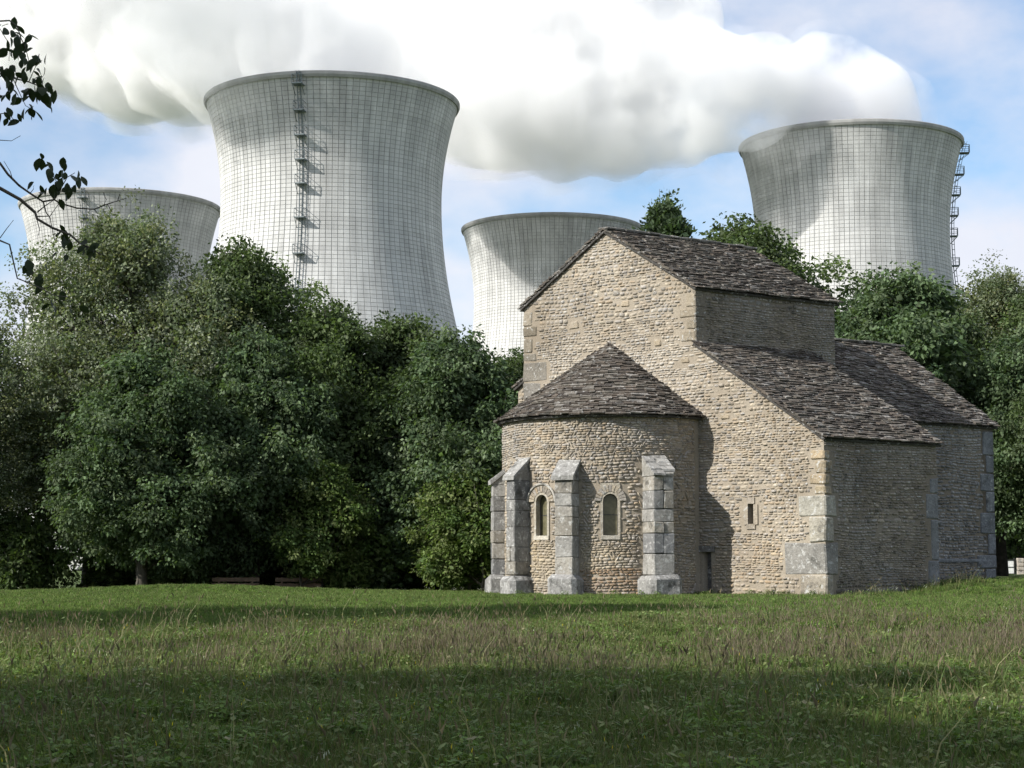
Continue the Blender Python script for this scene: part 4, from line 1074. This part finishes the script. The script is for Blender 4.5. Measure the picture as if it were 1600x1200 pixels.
# ------------------------------------------------------------------ overhanging branches at the left
rb = np.random.default_rng(21)
BR = [  # polylines of the twigs in metres, with the radius at the thick end
    ([(-4.194, 13.000, 4.481), (-3.914, 12.990, 4.377), (-3.638, 12.987, 4.274), (-3.499, 13.020, 4.198), (-3.397, 13.041, 4.109), (-3.370, 12.994, 4.054), (-3.245, 12.935, 3.979), (-3.125, 12.968, 3.935), (-3.079, 13.067, 3.892), (-3.013, 13.081, 3.863), (-2.904, 12.965, 3.792)], 0.0146),
    ([(-3.970, 13.150, 4.678), (-3.686, 13.142, 4.489), (-3.632, 13.154, 4.412), (-3.553, 13.178, 4.332), (-3.469, 13.161, 4.273), (-3.362, 13.111, 4.202), (-3.279, 13.108, 4.216), (-3.264, 13.178, 4.206), (-3.145, 13.223, 4.177), (-3.005, 13.158, 4.155), (-2.902, 13.064, 4.170), (-2.839, 13.090, 4.198), (-2.789, 13.219, 4.247)], 0.0096),
    ([(-2.935, 13.150, 4.182), (-2.911, 13.122, 4.218), (-2.950, 13.190, 4.288)], 0.0040),
    ([(-2.834, 13.150, 4.219), (-2.813, 13.111, 4.258)], 0.0034),
    ([(-2.907, 13.150, 4.187), (-2.865, 13.111, 4.128)], 0.0034),
    ([(-3.003, 13.150, 4.154), (-2.966, 13.111, 4.114)], 0.0034),
    ([(-3.290, 13.150, 4.224), (-3.249, 13.162, 4.306), (-3.216, 13.209, 4.400), (-3.150, 13.161, 4.423)], 0.0051),
    ([(-3.246, 13.150, 4.299), (-3.271, 13.115, 4.352), (-3.346, 13.167, 4.461)], 0.0037),
    ([(-3.245, 13.150, 4.280), (-3.145, 13.111, 4.309), (-3.098, 13.143, 4.372)], 0.0034),
    ([(-3.523, 13.100, 4.316), (-3.575, 13.086, 4.351), (-3.611, 13.144, 4.428), (-3.668, 13.177, 4.511)], 0.0042),
    ([(-3.453, 13.100, 4.260), (-3.420, 13.060, 4.280), (-3.419, 13.070, 4.310)], 0.0031),
    ([(-3.399, 13.100, 4.121), (-3.349, 13.116, 4.171), (-3.297, 13.179, 4.230)], 0.0051),
    ([(-3.412, 13.100, 4.093), (-3.305, 13.093, 4.092), (-3.262, 13.172, 4.200)], 0.0045),
    ([(-3.350, 13.080, 4.191), (-3.332, 13.088, 4.119), (-3.311, 13.120, 4.087), (-3.288, 13.087, 4.012), (-3.247, 13.006, 3.905), (-3.181, 13.018, 3.893)], 0.0051),
    ([(-3.371, 13.000, 4.042), (-3.343, 12.965, 3.975), (-3.364, 13.017, 3.939)], 0.0036),
    ([(-3.133, 13.000, 3.941), (-3.131, 12.960, 3.874)], 0.0031),
    ([(-3.063, 13.000, 3.881), (-2.986, 12.960, 3.883), (-2.944, 12.970, 3.912)], 0.0031),
    ([(-3.936, 12.800, 3.982), (-3.711, 12.803, 3.901), (-3.570, 12.782, 3.861), (-3.501, 12.775, 3.832), (-3.487, 12.818, 3.736), (-3.462, 12.854, 3.606), (-3.368, 12.807, 3.567), (-3.249, 12.729, 3.510), (-3.173, 12.747, 3.468), (-3.102, 12.859, 3.475), (-3.089, 12.901, 3.432)], 0.0072),
    ([(-3.576, 12.800, 3.882), (-3.523, 12.765, 3.939), (-3.490, 12.817, 4.012)], 0.0036),
    ([(-3.267, 12.800, 3.525), (-3.178, 12.761, 3.542), (-3.134, 12.793, 3.601)], 0.0033),
    ([(-3.366, 12.800, 3.566), (-3.336, 12.765, 3.614), (-3.316, 12.817, 3.686)], 0.0036),
    ([(-3.186, 12.800, 3.476), (-3.162, 12.763, 3.426)], 0.0028),
    ([(-3.916, 12.900, 5.338), (-3.647, 12.905, 5.466), (-3.570, 12.872, 5.460), (-3.511, 12.861, 5.415), (-3.500, 12.929, 5.347), (-3.481, 12.985, 5.292), (-3.436, 12.911, 5.178)], 0.0072),
    ([(-3.971, 13.100, 5.207), (-3.740, 13.106, 5.152), (-3.590, 13.067, 5.095), (-3.470, 13.054, 5.063), (-3.412, 13.134, 5.051), (-3.367, 13.199, 4.997)], 0.0073),
    ([(-3.838, 13.000, 4.806), (-3.654, 12.995, 4.814), (-3.616, 13.054, 4.838), (-3.561, 13.060, 4.774)], 0.0045),
    ([(-3.483, 13.100, 5.075), (-3.443, 13.065, 5.141), (-3.422, 13.117, 5.231)], 0.0037),
    ([(-3.599, 13.100, 5.103), (-3.552, 13.073, 5.012), (-3.505, 13.113, 4.904), (-3.469, 13.190, 4.891)], 0.0037),
    ([(-3.846, 13.200, 4.695), (-3.699, 13.173, 4.665), (-3.627, 13.213, 4.669), (-3.584, 13.290, 4.725)], 0.0037),
    ([(-3.844, 13.000, 4.993), (-3.629, 12.972, 4.939), (-3.580, 13.040, 4.993)], 0.0039),
    ([(-3.889, 13.100, 5.586), (-3.695, 13.079, 5.461), (-3.636, 13.130, 5.357), (-3.654, 13.187, 5.255)], 0.0040),
]
btree = empty('overhanging_tree', (-9.6, 13.0, float(ground_z(-9.6, 13.0)))); tag(btree, 'leafy twigs of a tree hanging in at the upper left edge', 'tree')
b0 = np.array(btree.location)
mb = MB()
for pts, r0 in BR:
    n = len(pts); P3 = [np.array(p) - b0 for p in pts]
    mb.tube(P3, [max(r0 * (1 - 0.72 * i / n), 0.002) for i in range(n)], 6)
J = lambda x, y, z: np.array((x, y, z)) - b0
trunk_top = np.array([0.4, 0.0, 6.5])
mb.tube([(0, 0, -0.4), (0.05, 0.1, 1.5), (0.1, 0, 3.6), (0.4, 0, 5.2), trunk_top, (0.2, 0.3, 9.0)], [0.26, 0.2, 0.17, 0.13, 0.10, 0.03], 10)
for e, z0 in (((-4.194, 13.000, 4.481), 2.9), ((-3.936, 12.800, 3.982), 2.5), ((-3.916, 12.900, 5.338), 3.6), ((-3.971, 13.100, 5.207), 3.4), ((-3.970, 13.150, 4.678), 3.1), ((-3.889, 13.100, 5.586), 3.8), ((-3.844, 13.000, 4.993), 3.3), ((-3.838, 13.000, 4.806), 3.2), ((-3.846, 13.200, 4.695), 3.2)):
    q = J(*e); p0 = np.array([0.1, 0, z0]); mb.tube([p0, (p0 + q) / 2 + np.array([0, 0, 0.25]), q], [0.05, 0.03, 0.012], 6)
mb.build('branches', M_BARK, btree, smooth=True)
LV = [(-3.332, 4.506), (-3.317, 4.455), (-3.284, 4.427), (-3.180, 4.473), (-3.211, 4.441), (-3.078, 4.403), (-3.099, 4.352), (-3.359, 4.306), (-3.313, 4.297), (-3.268, 4.315), (-3.222, 4.311), (-3.153, 4.297), (-3.198, 4.269), (-3.233, 4.222), (-3.335, 4.273), (-3.214, 3.996), (-3.172, 3.936), (-3.191, 3.982), (-3.237, 4.000), (-3.029, 3.880), (-2.974, 3.848), (-2.938, 3.853), (-3.052, 3.899), (-3.005, 3.834), (-3.192, 3.825), (-3.413, 3.724), (-3.375, 3.678), (-3.329, 3.669), (-3.388, 3.641), (-3.243, 3.485), (-3.147, 3.467), (-3.194, 3.512), (-3.368, 3.756), (-3.128, 3.430), (-3.251, 3.448), (-3.573, 5.514), (-3.557, 5.419), (-3.502, 5.434), (-3.500, 5.363), (-3.554, 5.325), (-3.615, 5.372), (-3.640, 5.443), (-3.470, 5.278), (-3.406, 5.269), (-3.473, 5.222), (-3.395, 5.198), (-3.657, 5.207), (-3.633, 5.160), (-3.472, 5.160), (-3.379, 5.114), (-3.586, 5.114), (-3.539, 5.090), (-3.331, 5.052), (-3.438, 5.099), (-3.353, 5.020), (-3.408, 4.996), (-3.320, 4.949), (-3.398, 4.968), (-3.535, 4.949), (-3.502, 4.893), (-3.433, 4.893), (-3.660, 4.973), (-3.602, 4.856), (-3.545, 4.809), (-3.647, 4.846), (-3.584, 5.043), (-3.514, 5.020), (-3.651, 5.514), (-3.603, 5.443), (-3.670, 5.335), (-3.627, 5.287), (-3.530, 5.278), (-3.584, 5.410), (-3.640, 5.081), (-3.483, 5.043), (-3.446, 5.043), (-3.563, 5.146), (-3.611, 5.020), (-3.678, 5.137), (-3.419, 5.052)]   # where the leaves hang (x, z)
lm = leaf_material('branch_leaf', 0.25, rough=0.4)
LEAFM = []
for k in range(4):
    q = MB(); ln = 1.0; n = 6; wv = [0, 0.20, 0.29, 0.28, 0.17, 0.0]
    V = []; bend = (0.06, 0.16, -0.04, 0.1)[k]
    for i in range(n):
        x = i / (n - 1); zc = -bend * x * x * 2
        V += [(x, -wv[i], zc + 0.25 * wv[i]), (x, 0, zc), (x, wv[i], zc + 0.25 * wv[i])]
    F = []
    for i in range(n - 1):
        a = i * 3; F += [[a, a + 1, a + 4, a + 3], [a + 1, a + 2, a + 5, a + 4]]
    q.poly(V, F, (0.032, 0.046, 0.022)); me = q.mesh('leaf', True); me.materials.append(lm); LEAFM.append(me)
LV += [(x + rb.uniform(-0.04, 0.04), y + rb.uniform(-0.04, 0.04)) for x, y in LV[35:] * 2 + LV[:15] * 2 + LV[15:35] if rb.random() < 0.75]
for i, (x, y) in enumerate(LV):
    o = put('leaf', LEAFM[i % 4], None, btree); s = rb.uniform(0.06, 0.105)
    o.location = J(x + rb.uniform(-0.013, 0.013), 13.05 + rb.uniform(-0.15, 0.15), y + rb.uniform(-0.013, 0.013))
    o.scale = (s, s * rb.uniform(0.85, 1.25), s)
    o.rotation_euler = (rb.uniform(-1.2, 1.2), rb.uniform(0.3, 1.5), rb.uniform(0, 6.28))

# ------------------------------------------------------------------ benches, gate
def bench(x, y, rz, label):
    B = empty('picnic_bench', (x, y, float(ground_z(x, y))), rz=R(rz)); tag(B, label, 'bench', 'benches at the edge of the wood')
    for yy, zz, nm2 in ((-0.20, 0.45, 'seat_plank'), (0.0, 0.45, 'seat_plank'), (0.24, 0.72, 'back_plank'), (0.27, 0.92, 'back_plank')):
        mb = MB(); hz = 0.03 if nm2 == 'seat_plank' else 0.07; hy = 0.085 if nm2 == 'seat_plank' else 0.022
        mb.box((0, yy, zz), (0.85, 0, 0), (0, hy, 0), (0, 0, hz)); mb.build(nm2, M_WOOD, B)
    for xx in (-0.6, 0.6):
        for pts in ([(xx, -0.24, -0.1), (xx, -0.22, 0.42)], [(xx, 0.16, -0.1), (xx, 0.16, 0.45), (xx, 0.31, 1.0)]):
            mb = MB(); mb.tube(pts, 0.035, 4); mb.build('leg', M_WOOD, B)
bench(-10.0, 67.4, 4, 'dark wooden bench under the trees, the left one of two')
bench(-7.8, 67.6, -6, 'dark wooden bench under the trees, the right one of two')

gt = empty('field_gate', (31.3, 118, float(ground_z(31.3, 118)))); tag(gt, 'small pale boarded gate in a dark frame beyond the nave at the right', 'gate')
for s in (-0.24, 0.24):
    mb = MB(); mb.box((s, 0, 0.48), (0.2, 0, 0), (0, 0.02, 0), (0, 0, 0.40)); mb.build('board_leaf', M_WHITE, gt)
for x0 in (-0.48, 0.0, 0.48):
    mb = MB(); mb.box((x0, -0.01, 0.5), (0.035, 0, 0), (0, 0.04, 0), (0, 0, 0.55)); mb.build('post', M_LEAD, gt)
mb = MB(); mb.box((0, -0.012, 0.92), (0.5, 0, 0), (0, 0.038, 0), (0, 0, 0.03)); mb.box((0, -0.012, 0.48), (0.5, 0, 0), (0, 0.038, 0), (0, 0, 0.02)); mb.build('rail', M_LEAD, gt)
pl = empty('stone_pillar', (32.15, 118, float(ground_z(32.15, 118)))); tag(pl, 'pale stone gate pillar at the right edge beside the boarded gate', 'pillar')
for k in range(4):
    mb = MB(); rough_block(mb, (0, 0, 0.13 + k * 0.26), np.array([0.2, 0, 0]), np.array([0, 0.2, 0]), np.array([0, 0, 0.125]), 0.02, 0.015, (0.45, 0.40, 0.34)); mb.build('block', M_ASHLAR, pl)
mb = MB(); mb.box((33.1, 118.2, float(ground_z(33, 118)) + 0.45), (0.55, 0, 0), (0, 0.03, 0), (0, 0, 0.38)); 
gp = mb.build('green_panel', M_GREEN); tag(gp, 'green board panel at the right edge beyond the pillar', 'panel')

# ------------------------------------------------------------------ grass and meadow plants
tufts = bpy.data.collections.new('grass_tufts')
def tuft(name, seed, n, h, spread, cols, lean=0.35, w=0.006, seedhead=None, leafy=0):
    rg = np.random.default_rng(seed); V, F, C = [], [], []
    for i in range(n):
        a = rg.uniform(0, 6.283); rad = spread * math.sqrt(rg.random()); bx, by = rad * math.cos(a), rad * math.sin(a)
        hh = h * rg.uniform(0.45, 1.15); la = rg.uniform(0, 6.283); ll = lean * hh * rg.uniform(0.2, 1.2)
        fa = rg.uniform(0, 6.283); ww = w * rg.uniform(0.7, 1.4); sx, sy = math.cos(fa) * ww, math.sin(fa) * ww
        dx, dy = math.cos(la) * ll, math.sin(la) * ll
        c = np.array(cols[rg.integers(len(cols))]) * rg.uniform(0.75, 1.25)
        b = len(V)
        V += [(bx - sx, by - sy, -0.02), (bx + sx, by + sy, -0.02), (bx + dx * 0.35 - sx * 0.8, by + dy * 0.35 - sy * 0.8, hh * 0.6), (bx + dx * 0.35 + sx * 0.8, by + dy * 0.35 + sy * 0.8, hh * 0.6), (bx + dx, by + dy, hh)]
        F += [[b, b + 1, b + 3], [b, b + 3, b + 2], [b + 2, b + 3, b + 4]]; C += [tuple(c)] * 5
        if seedhead is not None and rg.random() < seedhead[0]:
            b = len(V); c2 = np.array(seedhead[1]) * rg.uniform(0.7, 1.3); q = seedhead[2]
            for k in range(2):
                an = fa + k * 1.57; ex, ey = math.cos(an) * q * 0.13, math.sin(an) * q * 0.13
                b = len(V); tx, ty, tz = bx + dx, by + dy, hh
                V += [(tx, ty, tz - q * 0.5), (tx + ex, ty + ey, tz + q * 0.1), (tx + dx * 0.15, ty + dy * 0.15, tz + q), (tx - ex, ty - ey, tz + q * 0.1)]
                F += [[b, b + 1, b + 2], [b, b + 2, b + 3]]; C += [tuple(c2)] * 4
    for i in range(leafy):
        a = rg.uniform(0, 6.283); rad = spread * math.sqrt(rg.random()); p = np.array([rad * math.cos(a), rad * math.sin(a), h * rg.uniform(0.15, 0.9)])
        d = unit(rg.standard_normal(3) * np.array([1, 1, 0.5])); s = unit(np.cross(d, [0, 0, 1.0])); l = rg.uniform(0.03, 0.06)
        c = np.array(cols[rg.integers(len(cols))]) * rg.uniform(0.8, 1.4); b = len(V)
        for q in (p, p + d * l * 0.5 + s * l * 0.32, p + d * l, p + d * l * 0.5 - s * l * 0.32): V.append(tuple(q))
        F += [[b, b + 1, b + 2], [b, b + 2, b + 3]]; C += [tuple(c)] * 4
    me = mesh_np(name, np.array(V), np.array(F), np.array(C)); me.materials.append(M_GRASS)
    o = bpy.data.objects.new(name, me); tufts.objects.link(o); return o
G1 = [(0.10, 0.17, 0.036), (0.12, 0.19, 0.042), (0.085, 0.145, 0.034), (0.15, 0.19, 0.06)]
G2 = [(0.08, 0.135, 0.038), (0.10, 0.155, 0.046), (0.125, 0.15, 0.056), (0.155, 0.15, 0.07)]
DRY = [(0.19, 0.155, 0.105), (0.16, 0.135, 0.095), (0.21, 0.18, 0.115), (0.10, 0.115, 0.05), (0.17, 0.14, 0.11)]
HEAD = (0.45, (0.19, 0.155, 0.12), 0.04)
# order of creation is the pick index (names sort alphabetically)
tuft('t0_lawn_a', 1, 70, 0.065, 0.16, G1, 0.6, 0.006)
tuft('t1_lawn_b', 2, 70, 0.085, 0.16, G1 + G2, 0.6, 0.006)
tuft('t2_meadow_a', 3, 80, 0.15, 0.17, G2 + G1, 0.5, 0.005)
tuft('t3_meadow_b', 4, 80, 0.19, 0.17, G2, 0.5, 0.005, leafy=25)
tuft('t4_dry_a', 5, 30, 0.27, 0.19, DRY + G2, 0.3, 0.0026, HEAD)
tuft('t5_dry_b', 6, 30, 0.33, 0.19, DRY + G2, 0.35, 0.0026, HEAD)
tuft('t6_weed', 7, 14, 0.20, 0.14, G1, 0.6, 0.006, leafy=90)
tuft('t7_flower', 8, 6, 0.32, 0.10, G2, 0.3, 0.004, (0.8, (0.75, 0.75, 0.70), 0.022))
tuft('t8_stalk', 9, 9, 0.42, 0.16, [(0.15, 0.19, 0.08), (0.19, 0.18, 0.10), (0.10, 0.15, 0.05)], 0.5, 0.004, (0.5, (0.2, 0.17, 0.11), 0.05), leafy=10)
tuft('t9_yellow', 10, 8, 0.22, 0.10, G2, 0.3, 0.004, (0.4, (0.55, 0.45, 0.03), 0.022))
rg = np.random.default_rng(99)
def scatter(y0, y1, dens, xmargin=1.5):
    n = int(dens * (y1 - y0) * (0.285 * (y0 + y1) + 2 * xmargin)); y = rg.uniform(y0, y1, n * 2); hw = 0.285 * y + xmargin
    x = rg.uniform(-1, 1, n * 2) * (0.285 * y1 + xmargin); k = np.abs(x) < hw; x, y = x[k], y[k]
    return x[:n], y[:n]
PX, PY, KI, SCL = [], [], [], []
for y0, y1, dens in ((11.5, 16, 46), (16, 22, 44), (22, 30, 40), (30, 40, 34), (40, 52, 34), (52, 64, 26)):
    x, y = scatter(y0, y1, dens)
    nz = np.array([mnoise.noise(Vector((a * 0.22, b * 0.30, 0.5))) for a, b in zip(x, y)])
    nz2 = np.array([mnoise.noise(Vector((a * 0.7, b * 0.8, 4.5))) for a, b in zip(x, y)])
    # mown lawn near the chapel and along the wood; its edge comes nearer on the left
    edge = 34.5 + 0.15 * np.clip(-x, 0, 12) * -1 + 0.35 * np.clip(x, 0, 12) + 1.2 * nz
    edge = np.where(x < -3, edge - 3 * sstep(-3, -9, x), edge)
    lawn = y > edge
    dryp = 0.8 * sstep(22, 26, y + 2 * nz) * (1 - sstep(29, 35, y - 0.4 * np.clip(x, -3, 12) + 2 * nz)) * np.clip(0.14 + 1.4 * nz + 0.9 * nz2 + 0.02 * x, 0, 0.7)
    dryp = np.where(x < -4, dryp * (1 - 0.75 * sstep(29, 31, y)), dryp)
    r = rg.random(len(x)); kind = np.zeros(len(x), dtype=int)
    k_m = np.where(rg.random(len(x)) < 0.5, 2, 3); k_w = rg.random(len(x)) < (0.18 + 0.25 * (y < 19)) * (nz2 > -0.1)
    kind = np.where(k_w, 6, k_m)
    kind = np.where(r < dryp * 0.8, np.where(rg.random(len(x)) < 0.5, 4, 5), kind)
    q = rg.random(len(x)); kind = np.where(q < 0.004, 7, kind); kind = np.where((q > 0.012) & (q < 0.05), 8, kind); kind = np.where((q > 0.05) & (q < 0.06), 9, kind)
    lk = np.where(rg.random(len(x)) < 0.6, 0, 1); lk = np.where(q < 0.003, 7, lk); kind = np.where(lawn, lk, kind)
    s = rg.uniform(0.6, 1.3, len(x)) * np.where(lawn, 1.0, (1.1 + 0.75 * nz2 + 0.25 * sstep(24, 16, y)) * (1 - 0.45 * sstep(33, 42, y))) * np.where(lawn & (kind >= 7), 0.45, 1.0)
    # nothing inside the chapel's footprint
    rel = np.stack([x - O[0], y - O[1]], 1); A = np.linalg.inv(np.array([[gdir[0], sdir[0]], [gdir[1], sdir[1]]])); ab = rel @ A.T
    cen = (O + APC * gdir)[:2]; da = np.hypot(x - cen[0], y - cen[1])
    inside_ch = ((ab[:, 0] > -0.02) & (ab[:, 1] > -0.02)) | (da < APR + 0.05)
    k = ~inside_ch
    PX.append(x[k]); PY.append(y[k]); KI.append(kind[k]); SCL.append(np.clip(s[k], 0.35, 1.45))
PX, PY, KI, SCL = map(np.concatenate, (PX, PY, KI, SCL))
# taller unmown fringe along the edge of the wood and weeds at the foot of the side wall
fx = rg.uniform(-20, 0, 500); fy = 63.5 + rg.uniform(0, 3.0, 500); PX = np.append(PX, fx); PY = np.append(PY, fy); KI = np.append(KI, rg.choice([2, 3, 7, 2], 500)); SCL = np.append(SCL, rg.uniform(0.6, 1.3, 500))
for (u, d, k, s) in [(rg.uniform(0.3, 5.5), rg.uniform(0.15, 1.2), rg.choice([2, 3, 8, 7]), rg.uniform(0.6, 1.2)) for _ in range(90)]:
    w = O + u * sdir + d * n_s; PX = np.append(PX, w[0]); PY = np.append(PY, w[1]); KI = np.append(KI, k); SCL = np.append(SCL, s)
for u in np.arange(-0.2, 5.0, 0.10):              # weeds and long grass at the foot of the gable and round the apse
    w = O + u * gdir + rg.uniform(0.04, 0.3) * n_g
    if rg.random() < 0.75: PX = np.append(PX, w[0]); PY = np.append(PY, w[1]); KI = np.append(KI, rg.choice([1, 2, 3, 6])); SCL = np.append(SCL, rg.uniform(0.5, 1.25))
for u in np.arange(-85, 85, 1.6):
    t = R(u); w = O + APC * gdir + (APR + rg.uniform(0.05, 1.3)) * (math.cos(t) * n_g - math.sin(t) * gdir)
    if rg.random() < 0.8: PX = np.append(PX, w[0]); PY = np.append(PY, w[1]); KI = np.append(KI, rg.choice([1, 2, 1, 6])); SCL = np.append(SCL, rg.uniform(0.5, 1.1))
PZ = ground_z(PX, PY)
gme = bpy.data.meshes.new('meadow_grass'); n = len(PX)
gme.vertices.add(n); gme.vertices.foreach_set('co', np.stack([PX, PY, PZ], 1).astype(np.float32).ravel())
a = gme.attributes.new('kind_index', 'INT', 'POINT'); a.data.foreach_set('value', KI.astype(np.int32))
a = gme.attributes.new('turn', 'FLOAT_VECTOR', 'POINT'); rot = np.zeros((n, 3), dtype=np.float32); rot[:, 2] = rg.uniform(0, 6.283, n); rot[:, :2] = rg.uniform(-0.12, 0.12, (n, 2)); a.data.foreach_set('vector', rot.ravel())
a = gme.attributes.new('size', 'FLOAT', 'POINT'); a.data.foreach_set('value', SCL.astype(np.float32))
grass = put('meadow_grass', gme, None); tag(grass, 'meadow grass, mown lawn and dry seeding grasses in front of the chapel', 'grass', kind='stuff')
ng = bpy.data.node_groups.new('scatter_grass', 'GeometryNodeTree')
ng.interface.new_socket('Geometry', in_out='INPUT', socket_type='NodeSocketGeometry'); ng.interface.new_socket('Geometry', in_out='OUTPUT', socket_type='NodeSocketGeometry')
gi = ng.nodes.new('NodeGroupInput'); go = ng.nodes.new('NodeGroupOutput')
iop = ng.nodes.new('GeometryNodeInstanceOnPoints'); ci = ng.nodes.new('GeometryNodeCollectionInfo')
ci.inputs['Collection'].default_value = tufts; ci.inputs['Separate Children'].default_value = True; ci.inputs['Reset Children'].default_value = True
def nattr(nm_, dt):
    q = ng.nodes.new('GeometryNodeInputNamedAttribute'); q.data_type = dt; q.inputs['Name'].default_value = nm_; return q.outputs['Attribute']
ng.links.new(gi.outputs[0], iop.inputs['Points']); ng.links.new(ci.outputs[0], iop.inputs['Instance']); iop.inputs['Pick Instance'].default_value = True
ng.links.new(nattr('kind_index', 'INT'), iop.inputs['Instance Index']); ng.links.new(nattr('turn', 'FLOAT_VECTOR'), iop.inputs['Rotation']); ng.links.new(nattr('size', 'FLOAT'), iop.inputs['Scale'])
ng.links.new(iop.outputs[0], go.inputs[0])
md = grass.modifiers.new('scatter', 'NODES'); md.node_group = ng
print('tufts', n)
